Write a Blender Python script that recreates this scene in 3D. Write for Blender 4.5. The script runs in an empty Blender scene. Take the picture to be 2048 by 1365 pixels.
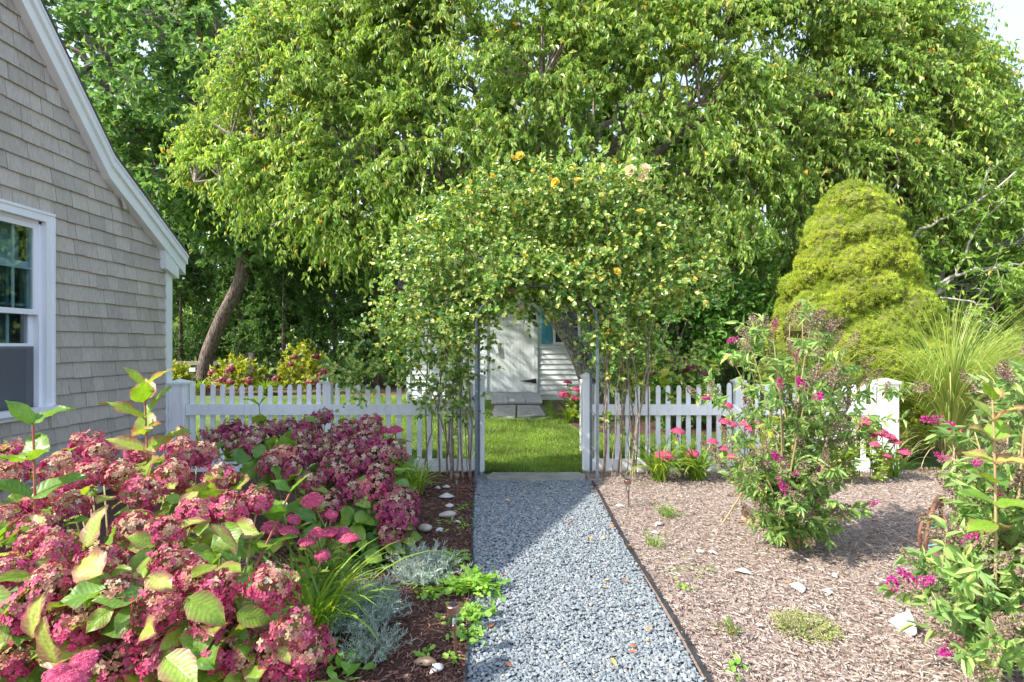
import bpy, math
import numpy as np
from mathutils import Vector, Matrix

sc = bpy.context.scene
PI = math.pi
rng = np.random.default_rng(7)

# ------------------------------------------------------------------ camera, sky, sun, exposure
F, CX, CY, EYE = 1100.0, 1024.0, 693.0, 1.5          # focal length in px of the 2048 px wide photograph
cam_data = bpy.data.cameras.new('camera')
cam = bpy.data.objects.new('camera', cam_data)
sc.collection.objects.link(cam)
cam.location = (0, 0, EYE)
cam.rotation_euler = (PI / 2, 0, 0)
cam_data.sensor_width = 36.0
cam_data.lens = 36.0 * F / 2048.0
cam_data.shift_y = (CY - 682.5) / 2048.0
cam_data.clip_start = 0.05
cam_data.clip_end = 500
sc.camera = cam

LIGHT = Vector((1.08, 0.44, -1.0))                  # the way the sunlight travels
SUN_EL = math.atan2(1.0, math.hypot(1.08, 0.44))
SUN_AZ = math.atan2(-1.08, -0.44)
world = bpy.data.worlds.new('World')
sc.world = world
world.use_nodes = True
wn, wl = world.node_tree.nodes, world.node_tree.links
wn.clear()
sky = wn.new('ShaderNodeTexSky')
sky.sky_type = 'NISHITA'
sky.sun_disc = False
sky.sun_elevation = SUN_EL
sky.sun_rotation = SUN_AZ % (2 * PI)
sky.air_density = 1.0
sky.dust_density = 1.5
sky.ozone_density = 1.0
wtc = wn.new('ShaderNodeTexCoord')
wmap = wn.new('ShaderNodeMapping')
wmap.inputs['Scale'].default_value = (1.0, 1.0, 2.2)
wno = wn.new('ShaderNodeTexNoise')
wno.inputs['Scale'].default_value = 1.7
wno.inputs['Detail'].default_value = 6
wno.inputs['Roughness'].default_value = 0.55
wr = wn.new('ShaderNodeValToRGB')
wr.color_ramp.elements[0].position = 0.36
wr.color_ramp.elements[0].color = (0.25, 0.25, 0.25, 1)
wr.color_ramp.elements[1].position = 0.66
wr.color_ramp.elements[1].color = (0.9, 0.9, 0.9, 1)
wmix = wn.new('ShaderNodeMix')
wmix.data_type = 'RGBA'
wmix.inputs[7].default_value = (1.55, 1.75, 2.2, 1)     # sunlit thin cloud, in the sky texture's own units
wbg = wn.new('ShaderNodeBackground')
wbg.inputs['Strength'].default_value = 0.15
wout = wn.new('ShaderNodeOutputWorld')
wl.new(wtc.outputs['Generated'], wmap.inputs['Vector'])
wl.new(wmap.outputs['Vector'], wno.inputs['Vector'])
wl.new(wno.outputs['Fac'], wr.inputs['Fac'])
wl.new(wr.outputs['Color'], wmix.inputs[0])
wl.new(sky.outputs['Color'], wmix.inputs[6])
wl.new(wmix.outputs[2], wbg.inputs['Color'])
wl.new(wbg.outputs['Background'], wout.inputs['Surface'])

sun_data = bpy.data.lights.new('sun', 'SUN')
sun_data.energy = 2.05
sun_data.angle = math.radians(0.5)
sun_data.color = (1.0, 0.95, 0.86)
sun = bpy.data.objects.new('sun', sun_data)
sun.rotation_euler = LIGHT.to_track_quat('-Z', 'Y').to_euler()
sun.location = (-12, -6, 14)
sc.collection.objects.link(sun)

sc.view_settings.view_transform = 'Standard'
sc.view_settings.look = 'None'
sc.view_settings.exposure = 2.1
sc.view_settings.gamma = 1.0
sc.view_settings.use_curve_mapping = False
sc.render.engine = 'CYCLES'
cy = sc.cycles
cy.max_bounces = 7
cy.diffuse_bounces = 4
cy.glossy_bounces = 3
cy.transmission_bounces = 6
cy.transparent_max_bounces = 8
cy.caustics_reflective = False
cy.caustics_refractive = False
cy.use_denoising = True

# ------------------------------------------------------------------ helpers
COL = sc.collection


def P(x, y, Y):
    """point at depth Y that stands at photo pixel (x, y)"""
    return np.array([(x - CX) / F * Y, Y, EYE - (y - CY) / F * Y])


def gz(Y):
    """height of the ground: the lawn rises gently to the shed"""
    return np.clip((np.asarray(Y, float) - 7.5) * 0.0356, 0, 0.2)


def lin(h):
    h = h.lstrip('#')
    v = np.array([int(h[i:i + 2], 16) for i in (0, 2, 4)]) / 255.0
    v = np.where(v <= 0.04045, v / 12.92, ((v + 0.055) / 1.055) ** 2.4)
    return (*v.tolist(), 1.0)


def col(c):
    return lin(c) if isinstance(c, str) else (*c, 1.0)


def org(o):
    p = np.zeros(3)
    while o is not None:
        p = p + np.array(o.location)
        o = o.parent
    return p


def tag(o, label=None, cat=None, group=None, kind=None):
    if label: o['label'] = label
    if cat: o['category'] = cat
    if group: o['group'] = group
    if kind: o['kind'] = kind
    return o


def empty(name, loc, label, cat, group=None):
    o = bpy.data.objects.new(name, None)
    o.empty_display_size = 0.1
    o.location = tuple(float(c) for c in loc)
    COL.objects.link(o)
    return tag(o, label, cat, group)


def mesh_data(name, V, faces, mat, uv=None, tint=None, smooth=False, mi=None):
    """faces: list of int arrays (n, k); tint: one float per face; uv: one pair per vertex"""
    me = bpy.data.meshes.new(name)
    V = np.ascontiguousarray(V, dtype=np.float32)
    faces = [np.asarray(f, dtype=np.int32) for f in faces if len(f)]
    loops = np.concatenate([f.ravel() for f in faces])
    tot = np.concatenate([np.full(len(f), f.shape[1], np.int32) for f in faces])
    start = np.concatenate([[0], np.cumsum(tot)[:-1]]).astype(np.int32)
    me.vertices.add(len(V))
    me.vertices.foreach_set('co', V.ravel())
    me.loops.add(len(loops))
    me.loops.foreach_set('vertex_index', loops)
    me.polygons.add(len(tot))
    me.polygons.foreach_set('loop_start', start)
    me.polygons.foreach_set('loop_total', tot)
    me.polygons.foreach_set('use_smooth', np.full(len(tot), bool(smooth)))
    if mi is not None:
        me.polygons.foreach_set('material_index', np.asarray(mi, np.int32))
    if uv is not None:
        u = me.uv_layers.new(name='UVMap')
        u.data.foreach_set('uv', np.asarray(uv, np.float32)[loops].ravel())
    if tint is not None:
        a = me.attributes.new('tint', 'FLOAT', 'FACE')
        a.data.foreach_set('value', np.asarray(tint, np.float32))
    for m in (mat if isinstance(mat, (list, tuple)) else [mat]):
        me.materials.append(m)
    me.update()
    return me


def mesh_obj(name, V, faces, mat, parent=None, **kw):
    """V in world coordinates; the object is parented without moving it"""
    V = np.asarray(V, float)
    o0 = org(parent) if parent is not None else np.zeros(3)
    loc = np.zeros(3)
    if parent is None:
        loc = np.array([V[:, 0].mean(), V[:, 1].mean(), V[:, 2].min()])
    me = mesh_data(name, V - o0 - loc, faces, mat, **kw)
    o = bpy.data.objects.new(name, me)
    o.location = tuple(loc)
    COL.objects.link(o)
    if parent is not None:
        o.parent = parent
    return o


def inst(name, me, parent, loc, R=None, scale=1.0):
    """object sharing mesh data; loc in world coordinates, R a 3x3 array"""
    o = bpy.data.objects.new(name, me)
    p = np.asarray(loc, float) - (org(parent) if parent is not None else 0)
    s = np.ones(3) * scale
    M = np.eye(4)
    M[:3, :3] = (np.eye(3) if R is None else R) * s[None, :]
    M[:3, 3] = p
    o.matrix_basis = Matrix(M.tolist())
    COL.objects.link(o)
    if parent is not None:
        o.parent = parent
    return o


def nrm(v):
    v = np.asarray(v, float)
    return v / (np.linalg.norm(v, axis=-1, keepdims=True) + 1e-9)


def frames(d, n):
    """rotations whose columns are x, d (leaf axis), n (leaf normal)"""
    d = nrm(d)
    x = nrm(np.cross(d, n))
    n2 = np.cross(x, d)
    return np.stack([x, d, n2], axis=-1)


def scatter(T, pos, R, scale):
    """copies of a template (V, faces, uv) -> V, faces, uv, index of the copy for each face"""
    TV, TF, TU = T
    N, k = len(pos), len(TV)
    s = np.asarray(scale, float)
    if s.ndim == 0: s = np.full(N, float(s))
    if s.ndim == 1: s = np.repeat(s[:, None], 3, 1)
    V = np.einsum('nij,nkj->nki', R, TV[None] * s[:, None, :]) + np.asarray(pos)[:, None, :]
    off = np.arange(N)[:, None, None] * k
    faces, idx = [], []
    for f in TF:
        faces.append((f[None] + off).reshape(-1, f.shape[1]))
        idx.append(np.repeat(np.arange(N), len(f)))
    return V.reshape(-1, 3), faces, np.tile(TU, (N, 1)), np.concatenate(idx)


class Mix:
    """collects shapes for one mesh"""
    def __init__(s):
        s.V, s.F, s.U, s.T, s.M, s.n = [], [], [], [], [], 0

    def add(s, V, faces, uv=None, tint=0.5, mi=0):
        V = np.asarray(V, float)
        faces = [np.asarray(f) for f in faces if len(f)]
        nf = sum(len(f) for f in faces)
        s.V.append(V)
        s.U.append(np.zeros((len(V), 2)) if uv is None else np.asarray(uv))
        t = np.broadcast_to(np.asarray(tint, float), (nf,)) if np.ndim(tint) == 0 else np.asarray(tint)
        i = 0
        for f in faces:
            s.F.append(f + s.n)
            s.T.append(t[i:i + len(f)])
            s.M.append(np.full(len(f), mi))
            i += len(f)
        s.n += len(V)
        return s

    def leaves(s, T, pos, R, scale, tint, mi=0):
        if len(pos) == 0: return s
        V, f, u, idx = scatter(T, pos, R, scale)
        tint = np.broadcast_to(np.asarray(tint, float), (len(pos),))
        return s.add(V, f, u, tint[idx], mi)

    def tubes(s, pts, rad, sides=5, tint=0.5, mi=0):
        V, f = tubes(pts, rad, sides)
        t = np.asarray(tint, float)
        if t.ndim == 1: t = np.repeat(t, len(f[0]) // len(t))
        return s.add(V, f, None, t, mi)

    def box(s, c, size, R=None, tint=0.5, mi=0):
        V = (BOXV * np.asarray(size, float))
        if R is not None: V = V @ np.asarray(R).T
        return s.add(V + np.asarray(c, float), [BOXF], None, tint, mi)

    def prism(s, poly, axis, a, b, tint=0.5, mi=0):
        V, f = prism(poly, axis, a, b)
        return s.add(V, f, None, tint, mi)

    def build(s, name, mat, parent=None, smooth=False):
        order = np.argsort([f.shape[1] for f in s.F], kind='stable')
        return mesh_obj(name, np.concatenate(s.V), [s.F[i] for i in order], mat, parent,
                        uv=np.concatenate(s.U), tint=np.concatenate([s.T[i] for i in order]), smooth=smooth,
                        mi=np.concatenate([s.M[i] for i in order]))

    def data(s, name, mat, smooth=False):
        order = np.argsort([f.shape[1] for f in s.F], kind='stable')
        return mesh_data(name, np.concatenate(s.V), [s.F[i] for i in order], mat,
                         uv=np.concatenate(s.U), tint=np.concatenate([s.T[i] for i in order]), smooth=smooth,
                         mi=np.concatenate([s.M[i] for i in order]))


BOXV = np.array([[x, y, z] for x in (-.5, .5) for y in (-.5, .5) for z in (-.5, .5)])
BOXF = np.array([[0, 1, 3, 2], [4, 6, 7, 5], [0, 4, 5, 1], [2, 3, 7, 6], [0, 2, 6, 4], [1, 5, 7, 3]])


def prism(poly, axis, a, b):
    """a polygon in the two other axes (in cyclic order x,y,z without axis), extruded along axis from a to b"""
    poly = np.asarray(poly, float)
    n = len(poly)
    oth = [i for i in range(3) if i != axis]
    V = np.zeros((2 * n, 3))
    for k, t in enumerate((a, b)):
        V[k * n:(k + 1) * n, oth[0]] = poly[:, 0]
        V[k * n:(k + 1) * n, oth[1]] = poly[:, 1]
        V[k * n:(k + 1) * n, axis] = t
    i = np.arange(n)
    j = (i + 1) % n
    side = np.stack([i, j, j + n, i + n], 1)
    return V, [side, np.array([i[::-1]]), np.array([i + n])]


def tubes(pts, rad, sides=5):
    """pts (N, k, 3), rad (N, k)"""
    pts = np.asarray(pts, float)
    rad = np.asarray(rad, float)
    if pts.ndim == 2: pts, rad = pts[None], rad[None]
    N, k, _ = pts.shape
    rad = np.broadcast_to(rad, (N, k))
    t = np.gradient(pts, axis=1)
    t = nrm(t)
    avg = nrm(t.mean(1))
    ref = np.where(np.abs(avg[:, 2:3]) < 0.8, np.array([[0, 0, 1.0]]), np.array([[1.0, 0, 0]]))
    u = nrm(np.cross(t, ref[:, None, :]))
    v = np.cross(t, u)
    a = np.linspace(0, 2 * PI, sides, endpoint=False)
    ring = u[:, :, None, :] * np.cos(a)[None, None, :, None] + v[:, :, None, :] * np.sin(a)[None, None, :, None]
    V = pts[:, :, None, :] + ring * rad[:, :, None, None]
    i = np.arange(sides)
    j = (i + 1) % sides
    q = np.stack([i, j, j + sides, i + sides], 1)
    q = (q[None] + (np.arange(k - 1) * sides)[:, None, None]).reshape(-1, 4)
    q = (q[None] + (np.arange(N) * sides * k)[:, None, None]).reshape(-1, 4)
    return V.reshape(-1, 3), [q]


def lathe(profile, n=16):
    """profile [(r, z)] -> V, faces about the z axis, ends closed by points of small radius"""
    pr = np.asarray(profile, float)
    a = np.linspace(0, 2 * PI, n, endpoint=False)
    V = np.stack([pr[:, None, 0] * np.cos(a), pr[:, None, 0] * np.sin(a), np.broadcast_to(pr[:, 1:2], (len(pr), n))], -1).reshape(-1, 3)
    i = np.arange(n)
    j = (i + 1) % n
    q = np.stack([i, j, j + n, i + n], 1)
    q = (q[None] + (np.arange(len(pr) - 1) * n)[:, None, None]).reshape(-1, 4)
    return V, [q, np.array([i[::-1]]), np.array([i + n * (len(pr) - 1)])]


def bez(a, b, c, n):
    t = np.linspace(0, 1, n)[:, None]
    return (1 - t) ** 2 * np.asarray(a) + 2 * t * (1 - t) * np.asarray(b) + t ** 2 * np.asarray(c)


def path(pts, n=24):
    """smooth path through points (Catmull-Rom)"""
    p = np.asarray(pts, float)
    p = np.concatenate([[2 * p[0] - p[1]], p, [2 * p[-1] - p[-2]]])
    out = []
    m = len(p) - 3
    for s in np.linspace(0, m - 1e-6, n):
        i = int(s)
        t = s - i
        a, b, c, d = p[i], p[i + 1], p[i + 2], p[i + 3]
        out.append(0.5 * (2 * b + (c - a) * t + (2 * a - 5 * b + 4 * c - d) * t * t + (3 * b - a - 3 * c + d) * t ** 3))
    return np.array(out)


def leaf_t(nl=2, nw=2, width=0.42, fold=0.25, droop=0.2, peak=0.42, tipk=1.0, wave=0.0):
    """leaf along +y, length 1, normal +z"""
    t = np.linspace(0, 1, nl + 1)
    tt = t ** (math.log(0.5) / math.log(peak))
    w = width * 0.5 * np.sin(PI * np.clip(tt, 0, 1)) ** 0.8
    w[-1] = 0
    w[0] = 0
    if tipk != 1: w = w * (1 - 0.0 * t)
    u = np.linspace(-1, 1, nw + 1)
    V, U = [], []
    for i in range(nl + 1):
        for j in range(nw + 1):
            x = u[j] * w[i]
            z = fold * abs(x) - droop * t[i] ** 2 + wave * math.sin(t[i] * 9 + j * 2.1) * abs(u[j]) * 0.1
            V.append((x, t[i], z))
            U.append((0.5 + 0.5 * u[j], t[i]))
    q = []
    for i in range(nl):
        for j in range(nw):
            a = i * (nw + 1) + j
            q.append((a, a + 1, a + nw + 2, a + nw + 1))
    return np.array(V), [np.array(q)], np.array(U)


def hexleaf(width=0.45, fold=0.2, droop=0.15, a=0.28, b=0.66):
    """cheap leaf: two quads folded on the midrib"""
    w = width / 2
    V = np.array([[0, 0, 0], [-w * .85, a, fold * w], [-w * .8, b, fold * w - droop * b * b], [0, 1, -droop],
                  [w * .8, b, fold * w - droop * b * b], [w * .85, a, fold * w]])
    U = np.array([[.5, 0], [0, a], [0, b], [.5, 1], [1, b], [1, a]])
    return V, [np.array([[0, 3, 2, 1], [0, 5, 4, 3]])], U


def dialeaf(width=0.45, fold=0.3, droop=0.15, a=0.42):
    """small far leaf: two triangles folded on the midrib"""
    w = width / 2
    V = np.array([[0, 0, 0], [-w, a, fold * w - droop * a * a], [0, 1, -droop], [w, a, fold * w - droop * a * a]])
    return V, [np.array([[0, 2, 1], [0, 3, 2]])], np.array([[.5, 0], [0, a], [.5, 1], [1, a]])


# ------------------------------------------------------------------ materials
MATS = {}


def new_mat(name):
    m = bpy.data.materials.new(name)
    m.use_nodes = True
    n = m.node_tree.nodes
    n.clear()
    o = n.new('ShaderNodeOutputMaterial')
    MATS[name] = m
    return m, n, m.node_tree.links, o


def ramp(n, stops):
    r = n.new('ShaderNodeValToRGB')
    e = r.color_ramp.elements
    while len(e) < len(stops): e.new(0.5)
    for k, (p, c) in enumerate(stops):
        e[k].position = p
        e[k].color = col(c)
    return r


def leaf_mat(name, stops, rough=0.45, trans=0.35, spec=0.5, source='tint', veins=0.0, edge=None, warm=1.0, patch=0.25, gain=1.45):
    """leaf: glossy front, light shining through; colour by leaf (tint) with a drift over the plant"""
    m, n, l, o = new_mat(name)
    stops = [(p_, (min(.8, c_[0] * gain * 1.09), min(.8, c_[1] * gain), c_[2] * gain * .95)) for p_, c_ in stops]
    if source == 'tint':
        a = n.new('ShaderNodeAttribute')
        a.attribute_name = 'tint'
        fac = a.outputs['Fac']
    else:
        a = n.new('ShaderNodeObjectInfo')
        fac = a.outputs['Random']
    r = ramp(n, stops)
    l.new(fac, r.inputs['Fac'])
    c = r.outputs['Color']
    tc = n.new('ShaderNodeTexCoord')
    no = n.new('ShaderNodeTexNoise')
    no.inputs['Scale'].default_value = 1.3 if source == 'tint' else 14.0
    no.inputs['Detail'].default_value = 3
    l.new(tc.outputs['Object'], no.inputs['Vector'])
    hs = n.new('ShaderNodeHueSaturation')
    mr = n.new('ShaderNodeMapRange')
    mr.inputs['From Min'].default_value = 0.3
    mr.inputs['From Max'].default_value = 0.7
    mr.inputs['To Min'].default_value = 1 - patch
    mr.inputs['To Max'].default_value = 1 + patch
    l.new(no.outputs['Fac'], mr.inputs['Value'])
    l.new(mr.outputs['Result'], hs.inputs['Value'])
    l.new(c, hs.inputs['Color'])
    c = hs.outputs['Color']
    if edge:
        uv = n.new('ShaderNodeSeparateXYZ')
        l.new(tc.outputs['UV'], uv.inputs[0])
        ab = n.new('ShaderNodeMath'); ab.operation = 'SUBTRACT'; ab.inputs[1].default_value = 0.5
        l.new(uv.outputs['X'], ab.inputs[0])
        ab2 = n.new('ShaderNodeMath'); ab2.operation = 'ABSOLUTE'
        l.new(ab.outputs[0], ab2.inputs[0])
        no2 = n.new('ShaderNodeTexNoise'); no2.inputs['Scale'].default_value = 9.0; no2.inputs['Detail'].default_value = 4
        l.new(tc.outputs['Object'], no2.inputs['Vector'])
        ad = n.new('ShaderNodeMath'); ad.operation = 'MULTIPLY_ADD'; ad.inputs[1].default_value = 0.5
        l.new(no2.outputs['Fac'], ad.inputs[0]); l.new(ab2.outputs[0], ad.inputs[2])
        ad2 = n.new('ShaderNodeMath'); ad2.operation = 'MULTIPLY_ADD'; ad2.inputs[1].default_value = 0.28
        oi = n.new('ShaderNodeObjectInfo')
        l.new(oi.outputs['Random'], ad2.inputs[0]); l.new(ad.outputs[0], ad2.inputs[2])
        er = ramp(n, [(0.68, (0, 0, 0)), (0.92, (1, 1, 1))])
        l.new(ad2.outputs[0], er.inputs['Fac'])
        mx = n.new('ShaderNodeMix'); mx.data_type = 'RGBA'
        l.new(er.outputs['Color'], mx.inputs[0]); l.new(c, mx.inputs[6]); mx.inputs[7].default_value = col(edge)
        c = mx.outputs[2]
    p = n.new('ShaderNodeBsdfPrincipled')
    p.inputs['Roughness'].default_value = rough
    p.inputs['Specular IOR Level'].default_value = spec
    l.new(c, p.inputs['Base Color'])
    if veins:
        uvn = n.new('ShaderNodeSeparateXYZ')
        l.new(tc.outputs['UV'], uvn.inputs[0])
        s1 = n.new('ShaderNodeMath'); s1.operation = 'SUBTRACT'; s1.inputs[1].default_value = 0.5
        l.new(uvn.outputs['X'], s1.inputs[0])
        s2 = n.new('ShaderNodeMath'); s2.operation = 'ABSOLUTE'
        l.new(s1.outputs[0], s2.inputs[0])
        s3 = n.new('ShaderNodeMath'); s3.operation = 'MULTIPLY_ADD'; s3.inputs[1].default_value = -0.42
        l.new(s2.outputs[0], s3.inputs[0]); l.new(uvn.outputs['Y'], s3.inputs[2])
        s4 = n.new('ShaderNodeMath'); s4.operation = 'MULTIPLY'; s4.inputs[1].default_value = 9.0
        l.new(s3.outputs[0], s4.inputs[0])
        s5 = n.new('ShaderNodeMath'); s5.operation = 'PINGPONG'; s5.inputs[1].default_value = 0.5
        l.new(s4.outputs[0], s5.inputs[0])
        s6 = n.new('ShaderNodeMath'); s6.operation = 'POWER'; s6.inputs[1].default_value = 0.5
        l.new(s5.outputs[0], s6.inputs[0])
        vr = n.new('ShaderNodeMath'); vr.operation = 'SMOOTH_MIN'; vr.inputs[2].default_value = 0.1
        s7 = n.new('ShaderNodeMath'); s7.operation = 'MULTIPLY'; s7.inputs[1].default_value = 9.0
        l.new(s2.outputs[0], s7.inputs[0])
        l.new(s6.outputs[0], vr.inputs[0]); l.new(s7.outputs[0], vr.inputs[1])
        bp = n.new('ShaderNodeBump')
        bp.inputs['Strength'].default_value = veins
        bp.inputs['Distance'].default_value = 0.006
        l.new(vr.outputs[0], bp.inputs['Height'])
        l.new(bp.outputs['Normal'], p.inputs['Normal'])
    tr = n.new('ShaderNodeBsdfTranslucent')
    h2 = n.new('ShaderNodeHueSaturation')
    h2.inputs['Hue'].default_value = 0.49
    h2.inputs['Saturation'].default_value = 1.1
    h2.inputs['Value'].default_value = 1.5 * warm
    l.new(c, h2.inputs['Color'])
    l.new(h2.outputs['Color'], tr.inputs['Color'])
    ms = n.new('ShaderNodeMixShader')
    ms.inputs['Fac'].default_value = trans
    l.new(p.outputs[0], ms.inputs[1])
    l.new(tr.outputs[0], ms.inputs[2])
    l.new(ms.outputs[0], o.inputs['Surface'])
    return m


def mat(name, c1, c2=None, scale=8.0, stretch=(1, 1, 1), rough=0.7, bump=0.0, detail=5, coord='Object', metal=0.0,
        spec=0.4, lo=0.35, hi=0.65, rnd=0.0, tint=0.0, c3=None, dist=0.01):
    """two-colour noise material with bump; rnd: brightness change by object, tint: by the face attribute"""
    m, n, l, o = new_mat(name)
    p = n.new('ShaderNodeBsdfPrincipled')
    p.inputs['Roughness'].default_value = rough
    p.inputs['Metallic'].default_value = metal
    p.inputs['Specular IOR Level'].default_value = spec
    l.new(p.outputs[0], o.inputs['Surface'])
    tc = n.new('ShaderNodeTexCoord')
    mp = n.new('ShaderNodeMapping')
    mp.inputs['Scale'].default_value = stretch
    l.new(tc.outputs[coord], mp.inputs['Vector'])
    vec = mp.outputs['Vector']
    if rnd:
        oi = n.new('ShaderNodeObjectInfo')
        av = n.new('ShaderNodeVectorMath'); av.operation = 'MULTIPLY_ADD'
        cb = n.new('ShaderNodeCombineXYZ')
        for k in range(3): l.new(oi.outputs['Random'], cb.inputs[k])
        l.new(cb.outputs[0], av.inputs[0]); av.inputs[1].default_value = (37, 53, 71)
        l.new(vec, av.inputs[2])
        vec = av.outputs[0]
    no = n.new('ShaderNodeTexNoise')
    no.inputs['Scale'].default_value = scale
    no.inputs['Detail'].default_value = detail
    no.inputs['Roughness'].default_value = 0.6
    l.new(vec, no.inputs['Vector'])
    stops = [(lo, c1), (hi, c2 or c1)]
    if c3: stops = [(lo, c1), ((lo + hi) / 2, c2), (hi, c3)]
    r = ramp(n, stops)
    l.new(no.outputs['Fac'], r.inputs['Fac'])
    c = r.outputs['Color']
    for amt, src in ((rnd, 'o'), (tint, 't')):
        if not amt: continue
        hs = n.new('ShaderNodeHueSaturation')
        mr = n.new('ShaderNodeMapRange')
        mr.inputs['To Min'].default_value = 1 - amt
        mr.inputs['To Max'].default_value = 1 + amt
        if src == 'o':
            l.new(oi.outputs['Random'], mr.inputs['Value'])
        else:
            a = n.new('ShaderNodeAttribute'); a.attribute_name = 'tint'
            l.new(a.outputs['Fac'], mr.inputs['Value'])
        l.new(mr.outputs['Result'], hs.inputs['Value'])
        l.new(c, hs.inputs['Color'])
        c = hs.outputs['Color']
    l.new(c, p.inputs['Base Color'])
    if bump:
        b = n.new('ShaderNodeBump')
        b.inputs['Strength'].default_value = bump
        b.inputs['Distance'].default_value = dist
        l.new(no.outputs['Fac'], b.inputs['Height'])
        l.new(b.outputs['Normal'], p.inputs['Normal'])
    return m


def tint_mat(name, stops, rough=0.8, spec=0.3, fine=0.0, fscale=120.0, trans=0.0):
    """colour by the face attribute tint"""
    m, n, l, o = new_mat(name)
    a = n.new('ShaderNodeAttribute'); a.attribute_name = 'tint'
    r = ramp(n, stops)
    l.new(a.outputs['Fac'], r.inputs['Fac'])
    c = r.outputs['Color']
    p = n.new('ShaderNodeBsdfPrincipled')
    p.inputs['Roughness'].default_value = rough
    p.inputs['Specular IOR Level'].default_value = spec
    if fine:
        tc = n.new('ShaderNodeTexCoord')
        no = n.new('ShaderNodeTexNoise'); no.inputs['Scale'].default_value = fscale; no.inputs['Detail'].default_value = 3
        l.new(tc.outputs['Object'], no.inputs['Vector'])
        mr = n.new('ShaderNodeMapRange')
        mr.inputs['From Min'].default_value = 0.3; mr.inputs['From Max'].default_value = 0.7
        mr.inputs['To Min'].default_value = 1 - fine; mr.inputs['To Max'].default_value = 1 + fine
        hs = n.new('ShaderNodeHueSaturation')
        l.new(no.outputs['Fac'], mr.inputs['Value']); l.new(mr.outputs['Result'], hs.inputs['Value']); l.new(c, hs.inputs['Color'])
        c = hs.outputs['Color']
    l.new(c, p.inputs['Base Color'])
    if trans:
        tr = n.new('ShaderNodeBsdfTranslucent'); l.new(c, tr.inputs['Color'])
        ms = n.new('ShaderNodeMixShader'); ms.inputs['Fac'].default_value = trans
        l.new(p.outputs[0], ms.inputs[1]); l.new(tr.outputs[0], ms.inputs[2]); l.new(ms.outputs[0], o.inputs['Surface'])
    else:
        l.new(p.outputs[0], o.inputs['Surface'])
    return m


def glass_mat(name, tintc=(0.75, 0.85, 0.85), refl=0.12, opaque=False):
    m, n, l, o = new_mat(name)
    t = n.new('ShaderNodeBsdfTransparent'); t.inputs['Color'].default_value = (*tintc, 1)
    g = n.new('ShaderNodeBsdfGlossy'); g.inputs['Roughness'].default_value = 0.02
    ms = n.new('ShaderNodeMixShader')
    ms.inputs['Fac'].default_value = refl; l.new(t.outputs[0], ms.inputs[1]); l.new(g.outputs[0], ms.inputs[2])
    l.new(ms.outputs[0], o.inputs['Surface'])
    return m


M_ground = mat('soil', (0.10, 0.065, 0.045), (0.17, 0.12, 0.085), scale=18, bump=0.4, rough=0.95)
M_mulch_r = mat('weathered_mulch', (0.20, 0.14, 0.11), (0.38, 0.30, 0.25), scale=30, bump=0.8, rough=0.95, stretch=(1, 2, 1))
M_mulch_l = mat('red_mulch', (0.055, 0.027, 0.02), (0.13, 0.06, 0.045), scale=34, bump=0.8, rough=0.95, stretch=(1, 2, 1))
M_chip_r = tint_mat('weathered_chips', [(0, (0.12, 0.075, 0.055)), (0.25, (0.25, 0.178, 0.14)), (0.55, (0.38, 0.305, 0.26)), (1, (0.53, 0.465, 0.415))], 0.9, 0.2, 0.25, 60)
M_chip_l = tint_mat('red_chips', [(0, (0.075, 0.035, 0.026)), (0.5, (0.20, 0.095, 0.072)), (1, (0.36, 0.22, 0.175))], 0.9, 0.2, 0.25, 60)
M_gravel = tint_mat('crushed_bluestone', [(0, (0.165, 0.19, 0.205)), (0.4, (0.21, 0.238, 0.253)), (0.8, (0.265, 0.292, 0.305)), (0.95, (0.34, 0.36, 0.36)), (1, (0.34, 0.28, 0.23))], 0.75, 0.4, 0.2, 90)
M_gbase = mat('gravel_bed', (0.13, 0.15, 0.17), (0.26, 0.29, 0.31), scale=60, bump=0.9, rough=0.95, dist=0.02)
M_lawn = mat('lawn_base', (0.07, 0.12, 0.022), (0.13, 0.20, 0.04), scale=6, bump=0.4, rough=0.9)
M_grass = leaf_mat('grass_blades', [(0, (0.055, 0.11, 0.018)), (0.5, (0.12, 0.205, 0.035)), (0.85, (0.22, 0.28, 0.06)), (1, (0.34, 0.31, 0.12))], 0.5, 0.4, patch=0.45)
M_shingle = mat('weathered_cedar', (0.32, 0.278, 0.235), (0.55, 0.50, 0.44), scale=4, stretch=(1, 6, .6), rough=0.9, bump=0.3, rnd=0.13, dist=0.004, lo=.25, hi=.75)
M_shgap = mat('wall_underlay', (0.08, 0.07, 0.06), rough=0.95)
M_trim = mat('white_trim', (0.72, 0.76, 0.74), (0.78, 0.81, 0.79), scale=3, rough=0.5)
M_vinyl = mat('white_vinyl', (0.76, 0.78, 0.81), (0.80, 0.82, 0.84), scale=2, rough=0.4)
M_fence = mat('fence_paint', (0.66, 0.68, 0.68), (0.81, 0.82, 0.82), lo=.25, hi=.5, scale=6, stretch=(3, 3, 0.6), rough=0.5, bump=0.06)
M_roof = mat('asphalt_roof', (0.05, 0.05, 0.05), (0.12, 0.115, 0.11), scale=60, rough=0.95, bump=0.5)
M_glass = glass_mat('window_glass')
M_dark = mat('dark_room', (0.20, 0.24, 0.25), (0.34, 0.38, 0.39), scale=1.5, rough=0.9)
def screen_mat():
    m, n, l, o = new_mat('insect_screen')
    t = n.new('ShaderNodeBsdfTransparent')
    d = n.new('ShaderNodeBsdfDiffuse'); d.inputs['Color'].default_value = (.16, .17, .185, 1)
    ms = n.new('ShaderNodeMixShader'); ms.inputs['Fac'].default_value = .55
    l.new(t.outputs[0], ms.inputs[1]); l.new(d.outputs[0], ms.inputs[2]); l.new(ms.outputs[0], o.inputs['Surface'])
    return m


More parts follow.
